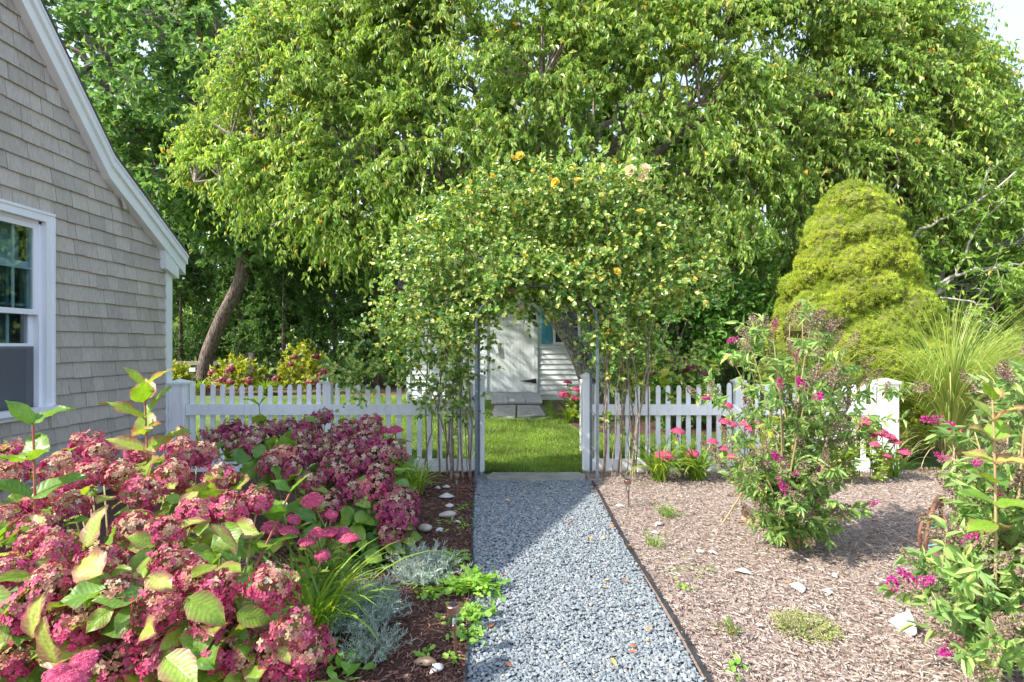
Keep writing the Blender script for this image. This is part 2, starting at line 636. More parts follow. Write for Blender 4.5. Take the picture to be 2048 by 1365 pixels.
M_screen = screen_mat()
M_fill_panel = mat('pale_fill_panel', (0.30, 0.42, 0.42), (0.36, 0.5, 0.5), scale=3, rough=0.8)  # pale teal of the panel added to lighten the dark window
M_metal = mat('grey_arch_metal', (0.11, 0.135, 0.165), (0.17, 0.19, 0.215), scale=14, rough=0.45, metal=0.35)
M_black = mat('black_plastic', (0.02, 0.02, 0.022), (0.05, 0.05, 0.052), scale=10, rough=0.6)
M_iron = mat('black_iron', (0.012, 0.012, 0.014), (0.03, 0.03, 0.03), scale=20, rough=0.5)
M_copper = mat('brushed_copper', (0.36, 0.19, 0.15), (0.46, 0.27, 0.22), scale=10, stretch=(8, 8, 1), rough=0.32, metal=0.85)
M_cell = mat('solar_cell', (0.015, 0.016, 0.03), (0.03, 0.03, 0.05), scale=30, rough=0.15)
M_lamp = glass_mat('lamp_glass', (0.86, 0.9, 0.88))
M_frost = mat('white_diffuser', (0.75, 0.77, 0.75), rough=0.4)
M_shed = mat('shed_paint', (0.70, 0.735, 0.75), (0.80, 0.82, 0.83), scale=5, stretch=(1, 1, 3), rough=0.55)
M_teal = mat('teal_shutter_paint', (0.045, 0.27, 0.40), (0.07, 0.33, 0.46), scale=5, rough=0.45)
M_deck = mat('grey_planks', (0.25, 0.255, 0.26), (0.44, 0.44, 0.44), scale=9, stretch=(7, 1, 1), rough=0.85, bump=0.3, rnd=0.15)
M_slab = mat('flagstone', (0.24, 0.235, 0.22), (0.38, 0.36, 0.32), scale=5, rough=0.85, bump=0.35, rnd=0.12)
M_bark = mat('rough_bark', (0.04, 0.03, 0.025), (0.15, 0.11, 0.088), scale=9, stretch=(3.5, 3.5, 0.8), rough=0.95, bump=1.0, dist=0.04, c3=(0.25, 0.20, 0.165))
M_bark2 = mat('cherry_bark', (0.07, 0.06, 0.05), (0.22, 0.20, 0.17), scale=12, stretch=(2, 2, 1.2), rough=0.95, bump=1.0, dist=0.03, c3=(0.42, 0.41, 0.37))
M_twig = mat('twig_bark', (0.15, 0.12, 0.095), (0.32, 0.26, 0.215), scale=12, rough=0.9)
M_pale = mat('pale_branch', (0.24, 0.22, 0.19), (0.46, 0.43, 0.39), scale=14, rough=0.9, bump=0.3)
M_cane = mat('rose_cane', (0.16, 0.12, 0.08), (0.36, 0.28, 0.2), scale=18, rough=0.8)
M_stem_red = mat('red_stem', (0.35, 0.09, 0.06), (0.42, 0.16, 0.10), scale=12, rough=0.6)
M_stem_tan = mat('tan_stem', (0.33, 0.24, 0.11), (0.42, 0.34, 0.16), scale=12, rough=0.7)
M_stem_grn = mat('green_stem', (0.15, 0.20, 0.07), (0.22, 0.24, 0.10), scale=12, rough=0.7)
M_rail = mat('grey_rail_wood', (0.20, 0.165, 0.135), (0.36, 0.31, 0.27), scale=8, stretch=(1, 8, 8), rough=0.95, bump=0.4)
M_shell = mat('bleached_shell', (0.46, 0.44, 0.41), (0.64, 0.63, 0.61), scale=25, rough=0.6, bump=0.3)
M_ostone = mat('orange_stone', (0.42, 0.25, 0.13), (0.56, 0.40, 0.26), scale=9, rough=0.8, bump=0.5)
M_tstone = mat('tan_stone', (0.40, 0.33, 0.27), (0.58, 0.51, 0.44), scale=12, rough=0.8, bump=0.5)
M_rust = mat('rusty_steel', (0.15, 0.06, 0.035), (0.30, 0.15, 0.10), scale=25, rough=0.75, metal=0.2, bump=0.3)
M_tealcord = mat('teal_cord', (0.12, 0.38, 0.44), (0.2, 0.5, 0.55), scale=20, rough=0.8)
M_redleaf = leaf_mat('dry_orange_leaf', [(0, (0.28, 0.10, 0.04)), (0.5, (0.42, 0.18, 0.06)), (1, (0.5, 0.33, 0.08))], 0.7, 0.2, source='obj')

L_cherry = leaf_mat('cherry_leaves', [(0, (0.055, 0.115, 0.024)), (0.45, (0.105, 0.185, 0.036)), (0.8, (0.205, 0.265, 0.06)), (0.955, (0.30, 0.315, 0.10)), (0.985, (0.5, 0.23, 0.05)), (1, (0.55, 0.2, 0.04))], 0.38, 0.46, spec=0.5, gain=1.95)
L_oak = leaf_mat('oak_leaves', [(0, (0.03, 0.075, 0.022)), (0.6, (0.065, 0.135, 0.036)), (0.97, (0.12, 0.18, 0.045)), (1, (0.32, 0.17, 0.06))], 0.45, 0.42, gain=2.2)
L_hedge = leaf_mat('arborvitae_sprays', [(0, (0.028, 0.065, 0.018)), (0.6, (0.055, 0.12, 0.03)), (1, (0.10, 0.18, 0.045))], 0.6, 0.35, gain=1.8)
L_shrub = leaf_mat('shrub_leaves', [(0, (0.035, 0.10, 0.022)), (0.6, (0.075, 0.17, 0.034)), (1, (0.15, 0.23, 0.045))], 0.4, 0.42, gain=1.9)
L_holly = leaf_mat('glossy_small_leaves', [(0, (0.07, 0.14, 0.025)), (0.6, (0.125, 0.225, 0.04)), (0.95, (0.21, 0.29, 0.06)), (1, (0.42, 0.25, 0.06))], 0.36, 0.42, spec=0.5, gain=1.7)
L_spruce = leaf_mat('spruce_needles', [(0, (0.10, 0.16, 0.02)), (0.5, (0.19, 0.26, 0.035)), (1, (0.30, 0.345, 0.06))], 0.6, 0.35, gain=1.75, patch=0.15)
M_spcore = mat('spruce_twigs', (0.08, 0.095, 0.018), (0.17, 0.185, 0.035), scale=12, rough=0.95)
M_brown = mat('bare_brown_twigs', (0.17, 0.11, 0.075), (0.30, 0.21, 0.15), scale=14, rough=0.95)
L_rose = leaf_mat('rose_leaves', [(0, (0.03, 0.085, 0.02)), (0.35, (0.065, 0.145, 0.03)), (0.6, (0.15, 0.225, 0.05)), (0.8, (0.26, 0.31, 0.10)), (0.90, (0.28, 0.315, 0.11)), (0.955, (0.46, 0.38, 0.05)), (1, (0.42, 0.28, 0.06))], 0.32, 0.36, spec=0.7, gain=2.05, patch=.2)
M_hip = tint_mat('rose_hips', [(0, (0.30, 0.07, 0.03)), (0.5, (0.50, 0.13, 0.03)), (1, (0.34, 0.17, 0.08))], 0.4, 0.5)
M_yrose = tint_mat('yellow_petals', [(0, (0.80, 0.62, 0.05)), (0.6, (0.84, 0.72, 0.16)), (1, (0.88, 0.80, 0.40))], 0.6, 0.3, trans=0.3)
M_crose = tint_mat('cream_petals', [(0, (0.82, 0.70, 0.35)), (1, (0.86, 0.82, 0.62))], 0.6, 0.3, trans=0.3)
L_hyd = leaf_mat('hydrangea_leaves', [(0, (0.085, 0.19, 0.03)), (0.4, (0.14, 0.26, 0.03)), (0.75, (0.18, 0.28, 0.04)), (1, (0.30, 0.36, 0.09))], 0.42, 0.38, source='obj', veins=0.2, edge=(0.34, 0.16, 0.10), patch=0.2)
L_hydg = leaf_mat('hydrangea_green_leaves', [(0, (0.055, 0.14, 0.022)), (0.6, (0.11, 0.22, 0.03)), (1, (0.20, 0.29, 0.05))], 0.42, 0.38, source='obj', veins=0.2, patch=0.2)
L_hydy = leaf_mat('hydrangea_yellow_leaves', [(0, (0.17, 0.25, 0.03)), (0.5, (0.27, 0.34, 0.045)), (1, (0.40, 0.41, 0.08))], 0.45, 0.4, gain=1.2)
M_floret = tint_mat('faded_pink_florets', [(0, (0.36, 0.022, 0.085)), (0.35, (0.52, 0.065, 0.165)), (0.56, (0.50, 0.11, 0.19)), (0.70, (0.54, 0.22, 0.17)), (0.84, (0.46, 0.30, 0.17)), (1, (0.60, 0.48, 0.34))], 0.7, 0.25, trans=0.22)
M_floret2 = tint_mat('purple_florets', [(0, (0.26, 0.03, 0.10)), (0.35, (0.40, 0.06, 0.16)), (0.6, (0.42, 0.085, 0.16)), (0.76, (0.26, 0.11, 0.09)), (0.88, (0.36, 0.24, 0.15)), (1, (0.5, 0.38, 0.28))], 0.7, 0.25, trans=0.22)
M_floret3 = tint_mat('salmon_florets', [(0, (0.58, 0.10, 0.10)), (0.4, (0.66, 0.17, 0.16)), (0.75, (0.72, 0.32, 0.22)), (1, (0.72, 0.55, 0.42))], 0.7, 0.25, trans=0.22)
M_sedum = tint_mat('sedum_flowers', [(0, (0.50, 0.06, 0.14)), (0.5, (0.68, 0.13, 0.24)), (1, (0.80, 0.30, 0.40))], 0.7, 0.25, trans=0.2)
L_sedum = leaf_mat('sedum_leaves', [(0, (0.13, 0.24, 0.05)), (0.6, (0.23, 0.34, 0.06)), (1, (0.40, 0.42, 0.10))], 0.4, 0.3)
L_strap = leaf_mat('daylily_leaves', [(0, (0.07, 0.17, 0.03)), (0.5, (0.15, 0.27, 0.035)), (0.85, (0.30, 0.37, 0.05)), (1, (0.55, 0.35, 0.08))], 0.4, 0.35)
L_lav = leaf_mat('lavender_leaves', [(0, (0.14, 0.20, 0.17)), (0.5, (0.25, 0.33, 0.30)), (1, (0.40, 0.48, 0.45))], 0.7, 0.2)
L_weed = leaf_mat('weed_leaves', [(0, (0.09, 0.22, 0.03)), (0.6, (0.16, 0.32, 0.045)), (1, (0.30, 0.42, 0.08))], 0.45, 0.35)
L_budd = leaf_mat('buddleia_leaves', [(0, (0.065, 0.135, 0.045)), (0.5, (0.125, 0.22, 0.06)), (0.85, (0.21, 0.29, 0.10)), (1, (0.40, 0.42, 0.10))], 0.5, 0.38, gain=1.9)
M_spent = tint_mat('spent_panicles', [(0, (0.15, 0.10, 0.07)), (0.6, (0.27, 0.20, 0.14)), (1, (0.38, 0.30, 0.22))], 0.95, 0.1)
M_mag = tint_mat('magenta_florets', [(0, (0.35, 0.01, 0.16)), (0.6, (0.56, 0.03, 0.27)), (1, (0.68, 0.13, 0.38))], 0.7, 0.2, trans=0.2)
L_misc = leaf_mat('silver_grass_blades', [(0, (0.12, 0.20, 0.05)), (0.6, (0.21, 0.29, 0.08)), (0.9, (0.33, 0.36, 0.14)), (1, (0.5, 0.42, 0.24))], 0.45, 0.38, gain=1.8)
L_far = leaf_mat('far_leaves', [(0, (0.05, 0.10, 0.025)), (0.6, (0.10, 0.175, 0.04)), (1, (0.2, 0.26, 0.07))], 0.5, 0.42, gain=2.0)

# ------------------------------------------------------------------ the setting: ground, lawn, beds, path
def sheet(name, xs, ys, mat_, dz=0.0):
    X, Y = np.meshgrid(xs, ys)
    V = np.stack([X, Y, gz(Y) + dz], -1).reshape(-1, 3)
    w = len(xs)
    q = np.array([(r * w + c, r * w + c + 1, (r + 1) * w + c + 1, (r + 1) * w + c) for r in range(len(ys) - 1) for c in range(w - 1)])
    return tag(mesh_obj(name, V, [q], mat_), kind='structure')


sheet('ground', [-150, -20, 20, 150], [-60, 0, 7.5, 13.12, 20, 200], M_ground, -0.02)
sheet('lawn', np.linspace(-14, 14, 8), [6.62, 7.5, 9, 11, 13.12, 14.4], M_lawn, 0.0)
LEFT_EDGE = lambda Y: np.interp(Y, [0, 2.45, 3.25, 5.85, 6.3], [-0.17, -0.19, -0.235, -0.39, -0.40])
RIGHT_X = 0.855


def strip(name, left, right, ys, mat_, z):
    V, q = [], []
    for i, y in enumerate(ys):
        V += [(left(y), y, z), (right(y), y, z)]
        if i: q.append((2 * i - 2, 2 * i - 1, 2 * i + 1, 2 * i))
    return tag(mesh_obj(name, V, [np.array(q)], mat_), kind='structure')


YS = np.linspace(-3, 6.45, 22)
strip('gravel_path', LEFT_EDGE, lambda y: RIGHT_X, YS, M_gbase, 0.004)
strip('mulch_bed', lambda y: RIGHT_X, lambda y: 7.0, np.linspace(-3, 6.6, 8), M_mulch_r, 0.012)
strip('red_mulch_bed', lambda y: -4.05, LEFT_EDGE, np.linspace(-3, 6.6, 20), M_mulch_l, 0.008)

V = [(.62, 12.9), (.80, 11.6), (.98, 10.4), (1.15, 9.5), (1.6, 9.1), (2.6, 9.0), (4.2, 9.0), (4.2, 12.9)]
V = np.array([(x, y, float(gz(y)) + .006) for x, y in V])
tag(mesh_obj('shed_mulch_bed', V, [np.array([list(range(len(V)))])], M_mulch_l), kind='structure')

# gravel: crushed stones
def stone_t(seed, flat=0.62):
    r = np.random.default_rng(seed)
    V = np.array([[1, 0, 0], [-1, 0, 0], [0, 1, 0], [0, -1, 0], [0, 0, 1], [0, 0, -1]]) * np.array([.62, .52, flat * .62]) + r.normal(0, .13, (6, 3))
    tri = np.array([[0, 2, 4], [2, 1, 4], [1, 3, 4], [3, 0, 4], [2, 0, 5], [1, 2, 5], [3, 1, 5], [0, 3, 5]])
    return V, [tri], np.zeros((6, 2))


g = Mix()
N = 38700
for k in range(9):
    n = N // 9
    y = 1.7 + (6.12 - 1.7) * rng.random(n) ** 1.05
    x = LEFT_EDGE(y) - 0.01 + (RIGHT_X - LEFT_EDGE(y)) * rng.random(n)
    s = rng.uniform(0.013, 0.024, n)
    z = 0.006 + rng.random(n) * 0.016
    pos = np.stack([x, y, z], 1)
    nn = np.stack([rng.normal(0, .32, n), rng.normal(0, .32, n), np.ones(n)], 1)
    a = rng.random(n) * 2 * PI
    R = frames(np.stack([np.cos(a), np.sin(a), rng.normal(0, .1, n)], 1), nrm(nn))
    g.leaves(stone_t(k), pos, R, s, rng.random(n))
tag(g.build('gravel', M_gravel), 'crushed blue-grey gravel covering the garden path', 'gravel', kind='stuff')

# wood chips of the two beds
CHIP_V = np.array([[-.5, 0, 0], [.5, 0, 0], [.42, 1, .0], [-.3, 1, .0], [-.45, .06, 1], [.4, .04, 1], [.3, .94, .8], [-.25, .97, .9]])
CHIP = (CHIP_V - np.array([0, .5, 0]), [np.array([[4, 5, 6, 7], [0, 4, 7, 3], [1, 2, 6, 5]])], np.zeros((8, 2)))


def chips(name, label, mat_, n, xf, ylo, yhi, lmax, tpow, p=1.0):
    y = ylo + (yhi - ylo) * rng.random(n) ** p
    x = xf(y, rng.random(n))
    a = rng.normal(0, 0.9, n) + PI / 2
    d = np.stack([np.cos(a), np.sin(a), rng.normal(0, .22, n)], 1)
    nn = nrm(np.stack([rng.normal(0, .4, n), rng.normal(0, .4, n), np.ones(n)], 1))
    L = lmax * (0.25 + 0.75 * rng.random(n) ** 1.8)
    s = np.stack([rng.uniform(.0025, .007, n), L, rng.uniform(.002, .006, n)], 1)
    pos = np.stack([x, y, 0.012 + rng.random(n) * 0.02], 1)
    m = Mix()
    m.leaves(CHIP, pos, frames(d, nn), s, rng.random(n) ** tpow)
    tag(m.build(name, mat_), label, 'mulch', kind='stuff')


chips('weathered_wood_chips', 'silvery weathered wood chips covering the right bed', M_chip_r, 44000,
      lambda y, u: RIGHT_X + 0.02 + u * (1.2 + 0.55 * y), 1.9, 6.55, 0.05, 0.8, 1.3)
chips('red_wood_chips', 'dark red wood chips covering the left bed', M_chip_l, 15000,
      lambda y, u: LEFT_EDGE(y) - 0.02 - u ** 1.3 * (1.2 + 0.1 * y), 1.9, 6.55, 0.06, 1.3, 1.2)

# plastic edging of the path
for side in (0, 1):
    pts = np.array([[(LEFT_EDGE(y) - 0.012 if side == 0 else RIGHT_X + 0.012) + 0.010 * math.sin(y * 2.3 + side), y, 0.0] for y in np.linspace(-1, 6.0, 40)])
    V, q = [], []
    for i, p in enumerate(pts):
        for dx, dz in ((-.004, 0), (.004, 0), (.007, .026), (.007, .036), (-.007, .036), (-.007, .026)):
            V.append((p[0] + dx, p[1], p[2] + dz))
        if i:
            for k in range(6):
                a, b = 6 * (i - 1) + k, 6 * (i - 1) + (k + 1) % 6
                q.append((a, b, b + 6, a + 6))
    tag(mesh_obj('path_edging', np.array(V), [np.array(q)], M_black),
        ('black plastic edging between gravel path and red mulch bed', 'black plastic edging between gravel path and sunlit silvery mulch bed')[side], 'edging')

# lawn grass
BL = (np.array([[-.5, 0, 0], [.5, 0, 0], [.1, 1, .25]]), [np.array([[0, 1, 2]])], np.zeros((3, 2)))
g = Mix()
for n, x0, x1, y0, y1, hs in ((90000, -0.7, 2.0, 6.5, 12.9, 1.0), (45000, -5.5, -0.7, 6.7, 14.3, 1.4), (12000, 2.0, 5.0, 6.8, 9.5, 1.2)):
    y = y0 + (y1 - y0) * rng.random(n) ** 1.2
    x = rng.uniform(x0, x1, n)
    d = nrm(np.stack([rng.normal(0, .5, n), rng.normal(0, .5, n), np.ones(n)], 1))
    a = rng.random(n) * 2 * PI
    R = frames(d, np.stack([np.cos(a), np.sin(a), np.zeros(n)], 1))
    h = rng.uniform(.025, .065, n) * hs
    keep = ~((y < 6.62) & (np.abs(x) > 3)) & ~((y > 10.4) & (x > -.45) & (x < .75)) & ~((y > 9.0) & (x > 0.75 + (12 - y) * .12) & (y < 12.9) & (x > .9))
    pos = np.stack([x, y, gz(y) + 0.0], 1)[keep]
    g.leaves(BL, pos, R[keep], np.stack([rng.uniform(.006, .012, n), h, h], 1)[keep], np.clip(rng.beta(2, 2.6, n), 0, 1)[keep])
tag(g.build('lawn_grass', M_grass), 'short sunlit green lawn behind the picket fence', 'grass', kind='stuff')

# ------------------------------------------------------------------ the house
XW = -4.07                                              # the shingled gable wall stands in the plane x = XW
KINK, RIDGE, EAVE_B = (5.465, 3.41), (4.31, 4.745), (6.715, 2.617)
EAVE_F = (2.05, 4.745 - (4.31 - 2.05) * 0.51)


def roof_z(Y):
    return np.interp(Y, [EAVE_F[0], RIDGE[0], KINK[0], EAVE_B[0]], [EAVE_F[1], RIDGE[1], KINK[1], EAVE_B[1]])


house = empty('shingled_house', (XW, 5.0, 0.0), 'grey shingled house gable with white rake boards at the left edge', 'house')
w = Mix()
top = [(2.75, 0.0), (6.55, 0.0), (6.55, roof_z(6.55) - 0.14), (KINK[0], KINK[1] - .16), (RIDGE[0], RIDGE[1] - .16), (2.75, roof_z(2.75) - .16)]
# wall plate with the window opening left free: built from strips
WY0, WY1, WZ0, WZ1 = 3.86, 4.76, 0.98, 2.575           # opening
wall = Mix()
wall.prism([(2.75, 0), (WY0, 0), (WY0, roof_z(WY0) - .16), (2.75, roof_z(2.75) - .16)], 0, XW - .12, XW - .014)
wall.prism([(WY1, 0), (6.55, 0), (6.55, roof_z(6.55) - .14), (KINK[0], KINK[1] - .16), (WY1, roof_z(WY1) - .16)], 0, XW - .12, XW - .014)
wall.prism([(WY0, 0), (WY1, 0), (WY1, WZ0), (WY0, WZ0)], 0, XW - .12, XW - .014)
wall.prism([(WY0, WZ1), (WY1, WZ1), (WY1, roof_z(WY1) - .16), (RIDGE[0], RIDGE[1] - .16), (WY0, roof_z(WY0) - .16)], 0, XW - .12, XW - .014)
wall.box((XW - 2.5, 6.50, 1.2), (4.76, .1, 2.4))
wall.box((XW - 2.5, 2.80, 1.6), (4.76, .1, 3.2))
wall = wall.build('wall', M_shgap, house)

# shingles, one by one where the photograph shows them
unit = mesh_data('shingle', BOXV * np.array([1, 1, 1]) + np.array([0, 0, 0]), [BOXF], M_shingle)
EXPO = 0.1435
rest = Mix()
row = 0
z0 = 0.06
srng = np.random.default_rng(21)
while z0 < 4.6:
    y = 2.75 + srng.random() * 0.1
    while y < 6.45:
        wd = srng.choice([0.10, 0.13, 0.15, 0.18, 0.20, 0.24]) * srng.uniform(0.9, 1.1)
        ya, yb = y, min(y + wd, 6.452)
        y = yb
        if yb - ya < 0.025: continue
        spans = [(ya, yb)]
        zl, zh = z0, z0 + 9
        if z0 + EXPO > WZ0 - .09 and z0 < WZ1 + .085:     # cut round the window casing
            spans = []
            inner = (max(ya, WY0 - .085), min(yb, WY1 + .085))
            if inner[1] - inner[0] > .02 and (z0 < WZ0 - .13 or z0 + EXPO > WZ1 + .11):
                spans.append(inner)
            if ya < WY0 - .085: spans.append((ya, min(yb, WY0 - .085)))
            if yb > WY1 + .085: spans.append((max(ya, WY1 + .085), yb))
        cut = []
        for a, b in spans:
            if min(roof_z(a), roof_z(b)) - 0.10 < z0 + EXPO + .03 and b - a > .05:      # cut along the rake
                k_ = int(np.ceil((b - a) / .03))
                cut += [(a + (b - a) * i / k_, a + (b - a) * (i + 1) / k_ + .004, True) for i in range(k_)]
            else:
                cut.append((a, b, False))
        for a, b, piece in cut:
            if b - a < 0.02: continue
            zt = z0 + EXPO + 0.02
            lim = min(roof_z(a), roof_z(b)) - 0.10
            if z0 > lim - 0.01: continue
            zb = z0 + srng.uniform(-.004, .004)
            hgt = min(EXPO + 0.03, lim - z0)
            if a >= WY0 - .086 and b <= WY1 + .086:
                if z0 < WZ0 and z0 + EXPO > WZ0 - .09: hgt = WZ0 - .088 - zb
                elif z0 < WZ1 + .085 and z0 > WZ0: hgt, zb = z0 + EXPO + .03 - (WZ1 + .086), WZ1 + .086
            if hgt < (.008 if piece else .03): continue
            tilt = 0.12
            thick = srng.uniform(.012, .019)
            gap = srng.uniform(.0025, .005)
            c = (XW - 0.002, (a + b) / 2, zb + hgt / 2)
            Rm = np.array([[1, 0, -tilt], [0, 1, 0], [tilt, 0, 1]])
            size = (thick, b - a - gap, hgt)
            seen = b > 4.33 and z0 > 0.45 and not piece
            if seen:
                inst('shingle', unit, wall, c, Rm, np.array(size))
            else:
                rest.box(c, size, Rm)
    z0 += EXPO
    row += 1
so = rest.build('shingle_courses', M_shingle, wall)
so['kind'] = 'stuff'
# a slipped shingle under the rake
Rm = np.array(Matrix.Rotation(0.35, 3, 'X')) @ np.array(Matrix.Rotation(0.3, 3, 'Z'))
s_ = inst('shingle', unit, wall, P(243, 402, 5.72) + np.array([.03, 0, 0]), Rm, np.array((.012, .12, .16)))
s_['label'] = 'slipped tan shingle hanging under the rake board'

# corner board, return, rake boards
m = Mix()
m.box((XW - .02, 6.502, 1.21), (.085, .105, 2.42))
m.build('corner_board', M_trim, house)
m = Mix()
m.prism([(6.34, 2.66), (6.60, 2.50), (6.60, 2.31), (6.36, 2.40)], 0, XW - .05, XW + .075)
m.build('eave_return', M_trim, house)


def rake(name, off_top, off_bot, x0, x1, mat_, parent):
    pts = [EAVE_F, RIDGE, KINK, EAVE_B]
    up = [(y, z - off_top) for y, z in pts]
    dn = [(y, z - off_bot) for y, z in pts]
    m = Mix()
    for i in range(3):
        k = 1.0 if i != 2 else 0.82
        a, b = up[i], up[i + 1]
        c, d = dn[i + 1], dn[i]
        m.prism([a, b, c, d], 0, x0, x1)
    return m.build(name, mat_, parent)


rk = rake('rake_board', 0.085, 0.245, XW - .02, XW + .085, M_trim, house)
rake('rake_moulding', 0.035, 0.118, XW - .02, XW + .115, M_trim, house)
rake('drip_edge', 0.012, 0.040, XW - .02, XW + .127, M_vinyl, house)
roof = rake('roof', -0.012, 0.014, XW - 5.0, XW + .135, M_roof, house)
m = Mix()
m.prism([(6.60, 2.68 - .05), (6.72, 2.60 - .02), (6.72, 2.47), (6.60, 2.47)], 0, XW - 5, XW + .06)
m.build('fascia', M_trim, house)

# the window
win = empty('window', (0, 0, 0), None, None)
win.parent = house
win.location = tuple(np.array((XW, 4.3, 0.9)) - np.array(house.location))
yc, yw = (WY0 + WY1) / 2, (WY1 - WY0)
m = Mix()
for dy in (WY0 - .0425, WY1 + .0425): m.box((XW + .018, dy, (WZ0 + WZ1) / 2), (.05, .085, WZ1 - WZ0))
m.box((XW + .018, yc, WZ1 + .0425), (.05, yw + .17, .085))
for dy in (WY0 - .074, WY1 + .074): m.box((XW + .026, dy, (WZ0 + WZ1) / 2 + .03), (.05, .022, WZ1 - WZ0 + .05))
m.box((XW + .026, yc, WZ1 + .074), (.051, yw + .171, .0225))
m.build('casing', M_vinyl, win)
m = Mix()
m.box((XW + .035, yc, WZ0 - .022), (.11, yw + .19, .044))
m.box((XW + .014, yc, WZ0 - .065), (.05, yw + .14, .045))
m.build('sill', M_vinyl, win)
m = Mix()
for dy in (WY0 + .012, WY1 - .012): m.box((XW - .06, dy, (WZ0 + WZ1) / 2), (.11, .024, WZ1 - WZ0))
m.box((XW - .06, yc, WZ1 - .012), (.11, yw, .024))
m.build('jamb', M_vinyl, win)


def sash(name, x, z0, z1, rows, cols):
    s = Mix()
    b = .045
    ya, yb = WY0 + .024, WY1 - .024
    s.box((x, ya + b / 2, (z0 + z1) / 2), (.035, b, z1 - z0))
    s.box((x, yb - b / 2, (z0 + z1) / 2), (.035, b, z1 - z0))
    s.box((x, (ya + yb) / 2, z0 + b / 2), (.0352, yb - ya, b))
    s.box((x, (ya + yb) / 2, z1 - b / 2), (.0352, yb - ya, b))
    o = s.build(name, M_vinyl, win)
    u = Mix()
    for i in range(1, cols):
        u.box((x - .006, ya + (yb - ya) * i / cols, (z0 + z1) / 2), (.012, .018, z1 - z0 - .05))
    for i in range(1, rows):
        u.box((x - .0065, (ya + yb) / 2, z0 + (z1 - z0) * i / rows), (.0125, yb - ya - .05, .018))
    u.build('muntins', M_vinyl, o)
    p = Mix()
    p.box((x + .004, (ya + yb) / 2, (z0 + z1) / 2), (.004, yb - ya - .06, z1 - z0 - .06))
    p.build('pane', M_glass, o)


sash('upper_sash', XW - .03, 1.77, 2.55, 2, 4)
sash('lower_sash', XW - .075, 1.48, 2.22, 2, 4)
m = Mix()
m.box((XW - .05, yc, (WZ0 + 1.50) / 2), (.003, yw - .05, 1.50 - WZ0))
m.build('insect_screen', M_screen, win)
m = Mix()
m.box((XW - .30, yc, 1.8), (.02, 2.2, 2.2))
m.box((XW - .5, WY1 + .5, 1.8), (.8, .02, 2.2))
m.box((XW - .5, WY0 - .5, 1.8), (.8, .02, 2.2))
m.box((XW - .5, yc, .8), (.8, 2.2, .02))
m.box((XW - .5, yc, 2.8), (.8, 2.2, .02))
m.build('room', M_dark, win)
m = Mix()
m.box((XW - .16, yc, 2.38), (.01, yw - .1, .30))  # added panel behind the upper sash, lightens the unlit room
m.build('fill_panel', M_fill_panel, win)

# ------------------------------------------------------------------ picket fences
FY = 6.56
PK = [(-.027, 0), (.027, 0), (.027, 1), (.012, 1.028), (-.012, 1.028), (-.027, 1)]


def picket_mesh(h):
    V, f = prism([(x, min(z, 1) * h + max(z - 1, 0)) for x, z in PK], 1, -.010, .010)
    return mesh_data('picket', V, f, M_fence)


def post(parent, x, w_, h, cap=True, y=FY):
    m = Mix()
    b = .006
    m.prism([(x - w_ / 2, y - w_ / 2 + b), (x - w_ / 2 + b, y - w_ / 2), (x + w_ / 2 - b, y - w_ / 2), (x + w_ / 2, y - w_ / 2 + b),
             (x + w_ / 2, y + w_ / 2 - b), (x + w_ / 2 - b, y + w_ / 2), (x - w_ / 2 + b, y + w_ / 2), (x - w_ / 2, y + w_ / 2 - b)], 2, -.02, h)
    o = m.build('post', M_fence, parent)
    if cap:
        c = Mix()
        c.box((x, y, h + .006), (w_ + .02, w_ + .02, .016))
        c.box((x, y, h + .024), (w_ + .045, w_ + .045, .022))
        hw = (w_ + .03) / 2
        V = np.array([(x - hw, y - hw, h + .0345), (x + hw, y - hw, h + .0345), (x + hw, y + hw, h + .0345), (x - hw, y + hw, h + .0345), (x, y, h + .072)])
        c.add(V, [np.array([[0, 1, 4], [1, 2, 4], [2, 3, 4], [3, 0, 4]])])
        c.build('post_cap', M_fence, o)
    return o


def fence(name, label, panels, posts):
    root = empty(name, (panels[0][0], FY, 0), label, 'fence')
    for x, w_, h, cap in posts: post(root, x, w_, h, cap)
    for x0, x1 in panels:
        m = Mix()
        m.box(((x0 + x1) / 2, FY - .031, .748), (x1 - x0, .04, .128))
        m.build('rail', M_fence, root)
        m = Mix()
        m.box(((x0 + x1) / 2, FY - .031, .088), (x1 - x0, .04, .15))
        m.build('rail', M_fence, root)
        n = int(round((x1 - x0) / .119))
        for i in range(n):
            x = x0 + (i + .5) * (x1 - x0) / n
            t = (x - x0) / (x1 - x0)
            h = 1.00 + 0.05 * abs(2 * t - 1) ** 2 * 0.6
            me = PICK[int(round((h - 1.0) / .01))]
            inst('picket', me, root, (x, FY, .05 - .0), np.array(Matrix.Rotation(rng.normal(0, .004), 3, 'Y')))
    return root


PICK = [picket_mesh(0.955 + .01 * k) for k in range(6)]
fence('picket_fence', 'white picket fence in shade between house corner and rose arch',
      [(-3.86, -2.245), (-2.145, -.43)], [(-3.955, .18, 1.04, True), (-2.195, .1, 1.06, True), (-.378, .1, 1.10, True)])
fence('picket_fence', 'sunlit white picket fence behind the butterfly bush, right of the arch',
      [(.95, 2.65), (2.75, 4.36)], [(.885, .09, 1.12, True), (2.70, .1, 1.06, True), (4.46, .19, 1.05, True)])

